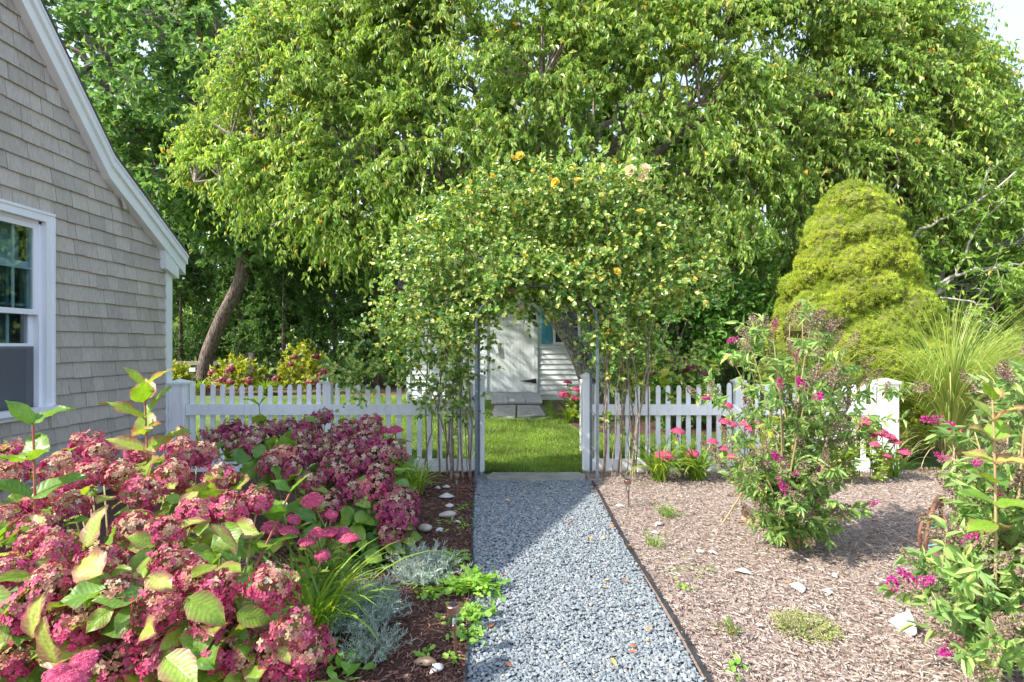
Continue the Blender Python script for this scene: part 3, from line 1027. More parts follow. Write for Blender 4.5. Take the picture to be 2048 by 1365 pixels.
# the open gate, seen edge-on
gate = empty('garden_gate', (.955, 6.62, 0), 'white garden gate standing open beside the right gate post', 'gate')
for y in (6.68, 7.62):
    m = Mix(); m.box((.965, y, .55), (.04, .075, .98)); m.build('stile', M_fence, gate)
for z in (.2, .75):
    m = Mix(); m.box((.965, 7.15, z), (.036, .865, .09)); m.build('rail', M_fence, gate)
gp = mesh_data('picket', *prism([(y, z) for y, z in [(-.025, 0), (.025, 0), (.025, .92), (.01, .95), (-.01, .95), (-.025, .92)]], 0, -.009, .009), M_fence)
for i in range(7):
    inst('picket', gp, gate, (.937, 6.80 + i * .118, .1))
for z in (.25, .9):
    m = Mix(); m.box((.935, 6.655, z), (.02, .06, .025)); m.build('hinge', M_iron, gate)

# ------------------------------------------------------------------ metal arch
arch = empty('garden_arch', (.27, 6.12, 0), 'grey metal arch over the path overgrown with climbing roses', 'arch')
AX0, AX1 = -.385, .915
for y in (5.90, 6.38):
    for k, x in enumerate((AX0, AX1)):
        m = Mix(); m.box((x, y, .87), (.028, .028, 1.78)); m.build('pole', M_metal, arch)
    t = np.linspace(0, PI, 17)
    pts = np.stack([(AX0 + AX1) / 2 - (AX1 - AX0) / 2 * np.cos(t), np.full(17, y), 1.75 + .40 * np.sin(t)], 1)
    m = Mix(); m.tubes(pts, np.full(17, .014), 8); m.build('hoop', M_metal, arch)
for x in (AX0, AX1):
    for z in (.35, .75, 1.15, 1.55):
        m = Mix(); m.box((x, 6.14, z), (.012, .452, .012)); m.build('rung', M_metal, arch)
m = Mix()
m.box((AX0, 5.90, 1.02), (.034, .034, .012))
m.build('green_tie', mat('green_twine', (.12, .4, .25), (.2, .5, .3), rough=.8), arch)

# stone threshold of the gate
m = Mix()
th = np.array([(-.27, 6.07), (.2, 6.055), (.80, 6.09), (.84, 6.30), (.78, 6.43), (-.22, 6.42), (-.29, 6.25)])
m.prism(th, 2, -.02, .03)
tag(m.build('threshold_stone', M_slab), 'flat grey-green stone slab across the gate opening', 'stone')

# ------------------------------------------------------------------ the shed
SY = 13.3
SZ = 0.2
shed = empty('garden_shed', (0, SY, SZ), 'white clapboard garden shed with plank door behind the arch', 'shed')
SX0, SX1, SH = -2.55, 2.35, 2.62
DX0, DX1, DZ0, DZ1 = -.60, .53, .385, 2.50
m = Mix()
m.box(((SX0 + SX1) / 2, SY + 1.35, SZ + SH / 2), (SX1 - SX0 - .02, 2.6, SH))
m.build('wall', M_shed, shed)
cb = Mix().box((0, 0, 0), (1, 1, 1)).data('clapboard', M_shed)
z = SZ
while z < SZ + SH - .05:
    for a, b in ((SX0 + .08, DX0 - .09), (DX1 + .09, SX1 - .08)):
        Rm = np.array([[1, 0, 0], [0, 1, .22], [0, -.22, 1]])
        inst('clapboard', cb, shed, ((a + b) / 2, SY + .036, z + .065), Rm, np.array((b - a, .020, .134)))
    z += .125
for x in (SX0 + .04, SX1 - .04):
    m = Mix(); m.box((x, SY + .03, SZ + SH / 2), (.08, .06, SH)); m.build('corner_board', M_shed, shed)
m = Mix()
for x in (DX0 - .045, DX1 + .045): m.box((x, SY + .02, (DZ0 + DZ1) / 2), (.09, .07, DZ1 - DZ0 + .02))
m.box(((DX0 + DX1) / 2, SY + .018, DZ1 + .06), (DX1 - DX0 + .2, .075, .1))
m.build('door_frame', M_shed, shed)
door = Mix().box(((DX0 + DX1) / 2, SY + .035, (DZ0 + DZ1) / 2), (DX1 - DX0 - .01, .02, DZ1 - DZ0 - .01)).build('door', M_shed, shed)
nb = 14
bd = mesh_data('board', *prism([(-.036, 0), (.036, 0), (.0395, -.007), (.0395, -.0), (-.0395, 0), (-.0395, -.007)][:0] or [(-.039, .012), (-.039, .004), (-.034, 0), (.034, 0), (.039, .004), (.039, .012)], 2, 0, DZ1 - DZ0 - .02), M_shed)
for i in range(nb):
    x = DX0 + (i + .5) * (DX1 - DX0) / nb
    inst('board', bd, door, (x, SY + .012, DZ0 + .01))
for z in (.66, 2.20):
    m = Mix()
    m.prism([(.47, z - .045), (.585, z - .06), (.585, z + .06), (.47, z + .045)], 1, SY - .022, SY - .004)
    m.prism([(.20, z - .006), (.47, z - .035), (.47, z + .035), (.20, z + .006)], 1, SY - .016, SY - .003)
    m.build('hinge', M_iron, door)
m = Mix()
m.prism([(-.40, 1.33), (-.32, 1.33), (-.36, 1.58)], 1, SY - .05, SY - .002)
m.build('pull_handle', M_shed, door)
m = Mix()
m.box((-.55, SY - .02, 1.46), (.12, .03, .04))
m.build('latch', M_iron, door)
m = Mix()
m.prism([(SX0 - .2, SZ + SH - .1), (SX1 + .2, SZ + SH - .1), (SX1 + .2, SZ + SH + .02), (SX0 - .2, SZ + SH + .02)], 1, SY - .02, SY + .06)
m.build('frieze', M_shed, shed)
m = Mix()
V, f = prism([(SY - .28, SZ + SH - .03), (SY + 1.35, SZ + SH + 1.2), (SY + 2.95, SZ + SH - .03), (SY + 2.95, SZ + SH + .05), (SY + 1.35, SZ + SH + 1.29), (SY - .28, SZ + SH + .05)], 0, SX0 - .2, SX1 + .2)
m.add(V, f)
m.build('roof', M_roof, shed)
wroot = empty('window', (0, 0, 0), None, None)
wroot.parent = shed
wroot.location = (1.3, -.02, 1.2)
m = Mix()
for x in (1.02, 1.62): m.box((x, SY - .01, 1.97), (.06, .05, .84))
for z in (1.57, 2.37): m.box((1.32, SY - .0105, z), (.66, .052, .06))
m.build('frame', M_shed, wroot)
m = Mix(); m.box((1.32, SY - .012, 1.97), (.02, .03, .78)); m.box((1.32, SY - .012, 1.97), (.58, .028, .02)); m.build('muntins', M_shed, wroot)
m = Mix(); m.box((1.32, SY + .01, 1.97), (.57, .01, .78)); m.build('pane', mat('dark_pane', (.03, .05, .06), (.06, .09, .1), rough=.08, scale=3, spec=.6), wroot)
for x0 in (.71, 1.67):
    m = Mix()
    for k in range(2): m.box((x0 + .0625 + .125 * k, SY - .02, 1.97), (.119, .025, .80))
    for z in (1.7, 2.24): m.box((x0 + .125, SY - .037, z), (.22, .012, .07))
    m.build('shutter', M_teal, shed)
# the sloping plank step and the stone slabs before it
step = empty('plank_ramp', (.05, 12.8, .1), 'weathered grey plank step in front of the shed door', 'step')
for i in range(3):
    x0 = -.47 + i * .385
    m = Mix()
    V, f = prism([(12.30, .250), (13.24, .365), (13.24, .327), (12.30, .212)], 0, x0 + .006, x0 + .379)
    m.add(V, f); m.build('plank', M_deck, step)
m = Mix(); m.box((.105, 12.36, .165), (1.12, .05, .085)); m.build('riser', M_rail, step)
for k, (pts, lb) in enumerate((([(-.42, 10.75), (.06, 10.62), (.08, 12.2), (-.38, 12.2)], 'grey flagstone before the shed step, left one of two'),
                               ([(.10, 10.62), (.66, 10.80), (.60, 12.2), (.12, 12.2)], 'grey flagstone before the shed step, right one of two'))):
    m = Mix()
    V, f = prism(pts, 2, -.02, .03)
    V[:, 2] += gz(V[:, 1])
    m.add(V, f)
    tag(m.build('flagstone', M_slab), lb, 'stone', 'flagstones before the shed')

# ------------------------------------------------------------------ trees
T_LEAF = hexleaf(.40, .35, .25)
T_BROAD = hexleaf(.62, .25, .15)
T_FAR = dialeaf(.72, .3, .15)
T_ROUND = hexleaf(.78, .25, .08, .22, .74)


def limb_points(starts, ends, lift, n=14, jit=.25):
    out = []
    for s, e, l in zip(starts, ends, lift):
        mid = (np.asarray(s) + np.asarray(e)) / 2 + np.array([0, 0, l])
        p = bez(s, mid, e, n)
        p[1:-1] += rng.normal(0, jit, (n - 2, 3)) * np.sin(np.linspace(0, PI, n))[1:-1, None] * .5
        out.append(p)
    return np.array(out)


def foliage(mix, base, dirs, n_leaf, length, T, size, gravity, axis_down, up, tintf, twig_r=.004, twig_mix=None, outward=None, keep=None):
    """twigs from base along dirs, bending down, with leaves; all arrays"""
    N = len(base)
    L = length[0] + (length[1] - length[0]) * rng.random(N)
    s = np.linspace(0, 1, 5)
    d = nrm(dirs)
    pts = base[:, None, :] + d[:, None, :] * (L[:, None] * s)[:, :, None]
    pts[:, :, 2] -= gravity * (L[:, None] * s ** 2)
    if twig_mix is not None:
        twig_mix.tubes(pts[:, [0, 2, 4]] if N < 800 else pts[:, [0, 3]], np.broadcast_to(np.linspace(1, .35, 3 if N < 800 else 2) * twig_r, (N, 3 if N < 800 else 2)), 3)
    q = rng.random((N, n_leaf)) * .9 + .1
    i0 = np.minimum((q * 4).astype(int), 3)
    fr = q * 4 - i0
    ar = np.arange(N)[:, None]
    pa, pb = pts[ar, i0], pts[ar, i0 + 1]
    pos = (pa + (pb - pa) * fr[..., None]).reshape(-1, 3)
    tan = nrm(pb - pa).reshape(-1, 3)
    M = len(pos)
    ax = nrm(tan * .6 + rng.normal(0, .55, (M, 3)) + np.array([0, 0, -axis_down]))
    nn = rng.normal(0, .55, (M, 3)) + np.array([0, 0, up])
    if outward is not None:
        nn += np.repeat(outward, n_leaf, 0)
    sz = size[0] + (size[1] - size[0]) * rng.random(M)
    tn = np.clip(tintf(M), 0, 1)
    if keep is not None:
        kp = keep(pos)
        pos, ax, nn, sz, tn = pos[kp], ax[kp], nn[kp], sz[kp], tn[kp]
    mix.leaves(T, pos, frames(ax, nn), sz, tn)
    return pts


def nearest_start(skel, targets, drop=1.0):
    """for each target the skeleton point that is close and not above it"""
    pts = skel.reshape(-1, 3)
    out = []
    for t in targets:
        d = np.linalg.norm(pts - t, axis=1) + drop * np.maximum(pts[:, 2] - t[2], 0)
        d = d + rng.random(len(pts)) * (.25 + .45 * d.min())
        out.append(pts[d.argmin()])
    return np.array(out)


# --- the cherry over the arch
CB = np.array([1.82, 11.3, .1])
cherry = empty('cherry_tree', CB, 'large cherry tree with drooping leaves filling the sky above the rose arch', 'tree')
trunk = path([CB, P(1180, 770, 11.3), P(1148, 690, 11.25), P(1108, 625, 11.15), P(1085, 540, 11.0), P(1100, 440, 10.8)], 26)
tr = np.interp(np.linspace(0, 1, 26), [0, .08, .3, 1], [.30, .215, .185, .14])
m = Mix(); m.tubes(trunk, tr, 16)
m.build('trunk', M_bark2, cherry, smooth=True)
fork = trunk[-1]
ends = np.array([[-5.2, 10.2, 5.4], [-2.9, 9.5, 4.4], [-1.8, 10.4, 7.6], [.5, 9.3, 6.0], [1.4, 11.5, 9.0], [3.4, 9.3, 5.6], [4.8, 10.4, 7.8], [7.0, 10.2, 6.4],
                 [-3.9, 13, 7.2], [3.5, 14, 8], [0, 14.5, 8], [6.2, 9.6, 4.5], [8.2, 11.2, 7.5], [9.0, 10.2, 5.6], [-6.0, 10.4, 4.6], [-5.4, 10.8, 7.2], [-4.2, 9.6, 3.6]])
limbs = limb_points([trunk[-1 - (i % 4)] for i in range(len(ends))], ends, [1.1] * len(ends), 16, .18)
br = Mix()
br.tubes(limbs, np.broadcast_to(np.linspace(.10, .022, 16), (len(ends), 16)), 7)
# ends of the branches: on the crown's shell and inside it
NB = 1150
th = rng.uniform(0, 2 * PI, NB)
cz = rng.uniform(-.46, 1, NB)
rr = .62 + .38 * rng.random(NB) ** .5
sh = np.stack([np.sqrt(1 - np.clip(cz, -1, 1) ** 2) * np.cos(th), np.sqrt(1 - cz ** 2) * np.sin(th), cz], 1) * rr[:, None]
front = sh[:, 1] > .05
sh[front, 1] *= -1                                     # the sunny side carries more of the branches
tg = np.array([2.0, 11.7, 5.3]) + sh * np.array([8.7, 3.0, 5.6])
zlow = np.interp(tg[:, 0], [-6.5, -5.0, -2.5, 9], [5.2, 4.6, 2.9, 2.9])
tg[:, 2] = np.where(tg[:, 2] < zlow, zlow + rng.random(NB) * 2.0, tg[:, 2])
st = nearest_start(limbs[:, 4:], tg)
mid = (st + tg) / 2 + np.array([0, 0, .35]) + rng.normal(0, .15, (NB, 3))
t9 = np.linspace(0, 1, 9)[None, :, None]
bp = (1 - t9) ** 2 * st[:, None] + 2 * t9 * (1 - t9) * mid[:, None] + t9 ** 2 * tg[:, None]
br.tubes(bp, np.broadcast_to(np.linspace(.020, .005, 9), (NB, 9)), 4)
cw = Mix()
TW = 14
bi = np.repeat(np.arange(NB), TW)
tt = rng.uniform(.35, 1, NB * TW)
k0 = np.minimum((tt * 8).astype(int), 7)
base = bp[bi, k0] + (bp[bi, k0 + 1] - bp[bi, k0]) * (tt * 8 - k0)[:, None]
def sun_gap(p):
    """the crown is thin along the way the sun takes to the shed front"""
    t_ = (13.3 - p[:, 1]) / .44
    x_, z_ = p[:, 0] + 1.08 * t_, p[:, 2] - t_
    return ~((x_ > -.9) & (x_ < 1.8) & (z_ > .3) & (z_ < 2.7) & (rng.random(len(p)) < .90))


kb_ = sun_gap(base)
base, bi, k0 = base[kb_], bi[kb_], k0[kb_]
cpx, cpy = CX + F * base[:, 0] / base[:, 1], CY - F * (base[:, 2] - EYE) / base[:, 1]
rim = (cpx > 1890 + .55 * np.maximum(cpy, -60)) & (cpy < 175)   # the crown's rim on the right, with open sky beyond
base, bi, k0 = base[~rim], bi[~rim], k0[~rim]
out = nrm(base - np.array([1.6, 12.0, 3.7]))
dirs = nrm(bp[bi, k0 + 1] - bp[bi, k0]) * .7 + out * .5 + rng.normal(0, .45, (len(base), 3))
foliage(cw, base, dirs, 16, (.4, 1.05), dialeaf(.47, .45, .25), (.075, .14), .55, .85, .35,
        lambda n: rng.beta(2.2, 2.2, n) ** 1.0 * .96 + (rng.random(n) < .012) * .5, .0035, br, outward=out * .55, keep=sun_gap)
br.build('branches', M_twig, cherry)
cw.build('crown', L_cherry, cherry)


# --- broadleaf trees and shrubs in general
def tree(name, label, trunk_pts, r0, r1, centre, radii, nbr, ntw, nlf, T, size, lmat, tmat=None, tw=(.4, 1.0), grav=.2, down=.1, up=.7,
         zmin=None, group=None, cat='tree', limb_r=.07, tmax=.97, limbs_n=9, shell=.5, extra_pale=None):
    trunk_pts = np.asarray(trunk_pts, float)
    root = empty(name, trunk_pts[0], label, cat, group)
    n = 20
    tp = path(trunk_pts, n)
    m = Mix(); m.tubes(tp, np.interp(np.linspace(0, 1, n), [0, .08, 1], [r0 * 1.3, r0, r1]), 12)
    m.build('trunk', tmat or M_bark, root, smooth=True)
    c, rad = np.asarray(centre, float), np.asarray(radii, float)
    d = nrm(rng.normal(size=(limbs_n, 3)) * np.array([1, 1, .6]) + np.array([0, 0, .3]))
    le = c + d * rad * .75
    lm = limb_points([tp[-1 - (i % 5)] for i in range(limbs_n)], le, [.3 * rad[2]] * limbs_n, 12, .12)
    b = Mix()
    b.tubes(lm, np.broadcast_to(np.linspace(limb_r, limb_r * .25, 12), (limbs_n, 12)), 6)
    d = nrm(rng.normal(size=(nbr, 3)))
    tg = c + d * rad * (shell + (1 - shell) * rng.random(nbr) ** .6)[:, None]
    if zmin is not None: tg[:, 2] = np.maximum(tg[:, 2], zmin + rng.random(nbr) * .5)
    st = nearest_start(lm, tg)
    mid = (st + tg) / 2 + rng.normal(0, .08, (nbr, 3)) * rad
    t7 = np.linspace(0, 1, 5)[None, :, None]
    bp = (1 - t7) ** 2 * st[:, None] + 2 * t7 * (1 - t7) * mid[:, None] + t7 ** 2 * tg[:, None]
    b.tubes(bp, np.broadcast_to(np.linspace(limb_r * .3, limb_r * .08, 5), (nbr, 5)), 3)
    bi = np.repeat(np.arange(nbr), ntw)
    q = rng.uniform(.4, 1, nbr * ntw)
    k0 = np.minimum((q * 4).astype(int), 3)
    base = bp[bi, k0] + (bp[bi, k0 + 1] - bp[bi, k0]) * (q * 4 - k0)[:, None]
    out = nrm(base - c)
    dirs = out * .6 + rng.normal(0, .6, (len(base), 3))
    f = Mix()
    foliage(f, base, dirs, nlf, tw, T, size, grav, down, up, lambda k: rng.beta(2, 2, k) * tmax + (rng.random(k) < .01) * .3, limb_r * .06 + .001, b, outward=out * .5)
    b.build('branches', tmat or M_twig, root)
    f.build('crown', lmat, root)
    return root


tree('oak_tree', 'dark leaning oak trunk and crown behind the left fence', [P(405, 790, 16), P(412, 720, 16), P(440, 645, 16), P(485, 545, 16), P(478, 450, 15.8), P(492, 350, 15.5)],
     .20, .15, (-7.4, 15.5, 9.0), (4.2, 3.6, 5.0), 210, 13, 14, T_FAR, (.13, .21), L_oak, limb_r=.12)
tree('oak_tree', 'tall oak with upright trunk rising beside the house roof', [P(215, 800, 19), P(212, 500, 19), P(215, 280, 19), P(218, 90, 19)],
     .3, .24, (-14.0, 18.5, 11.0), (4.5, 3.5, 6.5), 220, 13, 14, T_FAR, (.16, .25), L_oak, limb_r=.13)
tree('oak_tree', 'dark tree in the gap between the two oak trunks', [(-10.5, 22, .2), (-10.4, 22, 3), (-10.2, 22, 5)],
     .25, .18, (-10.3, 21.5, 6.0), (4.4, 2.8, 4.2), 160, 13, 14, T_FAR, (.17, .26), L_oak, limb_r=.1)
# right: glossy small-leaved tree with pale bare limbs
bay = tree('bayberry_tree', 'glossy green tree with pale bare limbs behind the cone-shaped spruce', [P(1960, 760, 10.2), P(1905, 640, 10.2), P(1880, 560, 10.2), P(1900, 470, 10.2)],
           .09, .06, (7.9, 10.4, 3.6), (2.9, 2.0, 2.6), 290, 11, 10, T_LEAF, (.085, .14), L_holly, M_pale, tw=(.25, .7), limb_r=.05, up=.5)
m = Mix()
for pts, r in (([P(1870, 590, 9.2), P(1890, 560, 9.2), P(1945, 540, 9.1), P(2000, 535, 9.0), P(2060, 520, 9.0)], .035),
               ([P(1800, 500, 9.4), P(1830, 470, 9.3), P(1890, 440, 9.2), P(1960, 400, 9.1), P(2040, 340, 9.0)], .032),
               ([P(1805, 560, 9.4), P(1806, 470, 9.4), P(1775, 415, 9.3), P(1800, 350, 9.3), P(1790, 300, 9.3)], .028),
               ([P(1875, 590, 9.3), P(1920, 530, 9.3), P(1950, 460, 9.2), P(2010, 400, 9.2)], .026),
               ([P(1880, 596, 9.1), P(1940, 606, 8.9), P(1990, 620, 8.8)], .018)):
    pp = path(pts, 14)
    pp[1:] += rng.normal(0, .02, pp[1:].shape)
    m.tubes(pp, np.linspace(r, r * .4, 14), 7)
m.build('limb', M_pale, bay, smooth=True)
tree('bayberry_tree', 'yellowing small-leaved tree at the right edge beyond the spruce', [(11.2, 13, .2), (11.0, 13, 1.6), (10.8, 12.8, 3)],
     .1, .06, (10.6, 12.8, 3.6), (3.0, 2.0, 2.6), 160, 11, 10, T_LEAF, (.12, .19), L_holly, M_pale, tw=(.3, .8), limb_r=.05, up=.5)
# shrubs behind the right half of the fence, in the shade of the cherry
for k, (x, Y, cz_, rx, rz, lb) in enumerate(((2.75, 9.7, 1.5, .85, 1.3, 'deep green shrub right behind the rose arch'),
                                             (3.9, 9.9, 1.7, 1.1, 1.5, 'deep green shrub between the rose arch and the spruce'),
                                             (6.6, 9.9, 1.1, 1.2, 1.1, 'deep green shrub hidden behind the spruce and silver grass'))):
    tree('green_shrub', lb, [(x, Y, gz(Y)), (x + .05, Y, .4), (x, Y, .8)], .05, .03, (x, Y, cz_), (rx, .8, rz), 110, 10, 9, T_BROAD, (.06, .11), L_shrub,
         M_twig, tw=(.2, .5), limb_r=.025, cat='shrub', zmin=.25, group='shrubs behind the right fence')

# arborvitae hedge behind the left fence
def arborvitae(x, Y, h, r, label):
    z0 = float(gz(Y))
    root = empty('arborvitae', (x, Y, z0), label, 'evergreen', 'arborvitae hedge')
    m = Mix(); m.tubes(np.array([[x, Y, z0], [x, Y, h * .5], [x, Y, h * .92]]), np.array([.09, .06, .02]), 8)
    m.build('trunk', M_bark, root)
    n = 620
    u = rng.random(n) ** .8
    zz = z0 + .1 + u * (h - .2)
    rad = r * (1 - u ** 1.8) * (.55 + .45 * rng.random(n)) + .05
    a = rng.random(n) * 2 * PI
    o = np.stack([np.cos(a), np.sin(a), np.zeros(n)], 1)
    base = np.stack([x + rad * np.cos(a), Y + rad * np.sin(a) * .9, zz], 1)
    f = Mix()
    foliage(f, base, o * .9 + np.array([0, 0, .15]) + rng.normal(0, .35, (n, 3)), 13, (.2, .5), hexleaf(.30, .1, .3), (.09, .19), .35, .35, .3,
            lambda k: rng.beta(2, 2, k), .006, f, outward=o * .4)
    f.build('crown', L_hedge, root)


for i, x in enumerate((-10.6, -8.9, -7.3, -5.8, -4.3, -2.9)):
    arborvitae(x, 17.6 + .4 * (i % 2), 4.2 + .5 * ((i * 7) % 3), 1.15,
               ('arborvitae nearest the house corner in the dark hedge', 'arborvitae behind the leaning oak trunk', 'arborvitae right of the leaning oak trunk',
                'arborvitae in the middle of the dark hedge', 'arborvitae behind the far yellow hydrangea', 'arborvitae at the hedge end beside the white shed')[i])

for x, Y, zc, rx, rz, lb in ((-3.2, 20.5, 8.3, 4.4, 7.0, 'tall tree behind the shed roof, left of the arch'),
                             (3.0, 20.5, 8.8, 4.6, 7.4, 'tall tree behind the shed, above the rose arch'),
                             (9.0, 19.5, 6.4, 4.2, 5.6, 'tall tree behind the cone-shaped spruce')):
    tree('maple_tree', lb, [(x, Y, .2), (x + .1, Y, 2), (x, Y, 3.6)], .22, .15, (x, Y, zc), (rx, 2.6, rz), 210, 12, 13, T_FAR, (.22, .34), L_far, limb_r=.1,
         group='trees behind the shed', zmin=.8)

# woodland far behind
g = Mix()
n = 26000
x = rng.uniform(-34, 40, n)
zt = 6.0 + 2.2 * np.sin(x * .55 + 1) + 1.6 * np.sin(x * 1.3)
pos = np.stack([x, rng.uniform(25, 30, n), .2 + rng.random(n) ** .8 * zt], 1)
pos[:, :] += rng.normal(0, .25, (n, 3))
g.leaves(T_FAR, pos, frames(rng.normal(0, 1, (n, 3)), rng.normal(0, .6, (n, 3)) + np.array([-.3, -.5, .6])), rng.uniform(.4, .75, n), rng.beta(2, 2, n))
tag(g.build('woodland', L_far), 'mass of green woodland far behind the garden', 'woodland', kind='stuff')

# ------------------------------------------------------------------ dwarf Alberta spruce
SPX, SPY = 4.95, 8.0
spruce = empty('dwarf_spruce', (SPX, SPY, gz(SPY)), 'cone-shaped yellow-green dwarf spruce behind the right end of the fence', 'spruce')
PRZ = np.array([0.1, .6, 1.1, 1.6, 2.1, 2.6, 3.1, 3.5, 3.8, 3.96])
PRR = np.array([1.10, 1.20, 1.18, 1.10, .96, .78, .57, .36, .17, .02])
prr = np.random.default_rng(5)
nl = 290
lz = prr.uniform(.15, 3.85, nl)
la = prr.uniform(0, 2 * PI, nl)
lr = np.interp(lz, PRZ, PRR) * prr.uniform(.78, 1.02, nl)
LC = np.stack([SPX + lr * np.cos(la), SPY + lr * np.sin(la), lz], 1)
LR = prr.uniform(.11, .26, nl) * np.interp(lz, [0, 3.2, 4], [1.1, .8, .45])


LT = prr.random(nl)


def spruce_surf(a, z):
    r = np.interp(z, PRZ, PRR) * .84
    o = np.stack([np.cos(a), np.sin(a), np.zeros_like(a)], -1)
    p = np.stack([SPX + r * np.cos(a), SPY + r * np.sin(a), z], -1)
    d = np.linalg.norm((p[..., None, :] - LC) * np.array([1, 1, 1.3]), axis=-1)
    b = np.sqrt(np.maximum(LR ** 2 * 1.5 - d ** 2, 0))
    k = b.argmax(-1)
    bm_ = b.max(-1)
    q = p + o * bm_[..., None] * .9 + np.array([0, 0, 1]) * bm_[..., None] * .05
    nn = nrm((q - LC[k]) * np.array([1, 1, 1.6]) + o * .12)
    nn = np.where(bm_[..., None] > 0, nn, o)
    return q, nn, LT[k]


az = np.linspace(0, 2 * PI, 97)[:-1]
zz = np.linspace(.1, 3.95, 64)
A, Z = np.meshgrid(az, zz)
q, nn, _ = spruce_surf(A, Z)
q = q - nn * .035
V = q.reshape(-1, 3)
i = np.arange(96)
j = (i + 1) % 96
qq = np.concatenate([np.stack([r * 96 + i, r * 96 + j, (r + 1) * 96 + j, (r + 1) * 96 + i], 1) for r in range(63)])
mesh_obj('inner_twigs', V, [qq], M_spcore, spruce)
ndl = []
fd = nrm(np.array([[0, 1, .0], [.7, .6, .1], [-.7, .6, .1], [.1, .6, .7], [-.1, .6, -.7], [.5, .5, -.6], [-.5, .5, .6]]))
V, t3 = [], []
for d in fd:
    x = nrm(np.cross(d, [.3, .2, .9]))
    V += [-x * .10, x * .10, d]
    t3.append((len(V) - 3, len(V) - 2, len(V) - 1))
TUFT = (np.array(V), [np.array(t3)], np.zeros((len(V), 2)))
n = 26000
zc = prr.uniform(.12, 3.95, n * 2)
zc = zc[prr.random(n * 2) < np.interp(zc, PRZ, PRR) / 1.3][:n]
aa = prr.uniform(0, 2 * PI, len(zc))
q, nn, lt = spruce_surf(aa, zc)
px = CX + q[:, 0] / q[:, 1] * F
py = CY - (q[:, 2] - EYE) / q[:, 1] * F
bare = (((px - 1630) / 62) ** 2 + ((py - 662) / 42) ** 2 < 1) & (q[:, 1] < SPY)
d = nrm(nn + prr.normal(0, .35, q.shape) + np.array([0, 0, .25]))
m = Mix()
m.leaves(TUFT, q[~bare], frames(d, prr.normal(size=q.shape))[~bare], prr.uniform(.032, .062, len(q))[~bare], (prr.beta(2, 2, len(q)) * .55 + lt * .45)[~bare])
ks = prr.choice(len(q), 600, replace=False)
ks = ks[~bare[ks]]
for off in (.02, .05, .08):
    m.leaves(TUFT, q[ks] + d[ks] * off, frames(d, prr.normal(size=q.shape))[ks], prr.uniform(.035, .055, len(ks)), prr.random(len(ks)) * .6 + .4)
m.build('needles', L_spruce, spruce)
kb = np.where(bare)[0]
kb = kb[:160]
m = Mix()
e = q[kb] + nrm(nn[kb] + prr.normal(0, .7, (len(kb), 3))) * prr.uniform(.08, .2, (len(kb), 1))
m.tubes(np.stack([q[kb] - nn[kb] * .12, (q[kb] + e) / 2 + prr.normal(0, .02, e.shape), e], 1), np.broadcast_to([.005, .004, .0015], (len(kb), 3)), 3)
m.build('bare_twigs', M_brown, spruce)

# ------------------------------------------------------------------ climbing roses over the arch
RY = 6.12


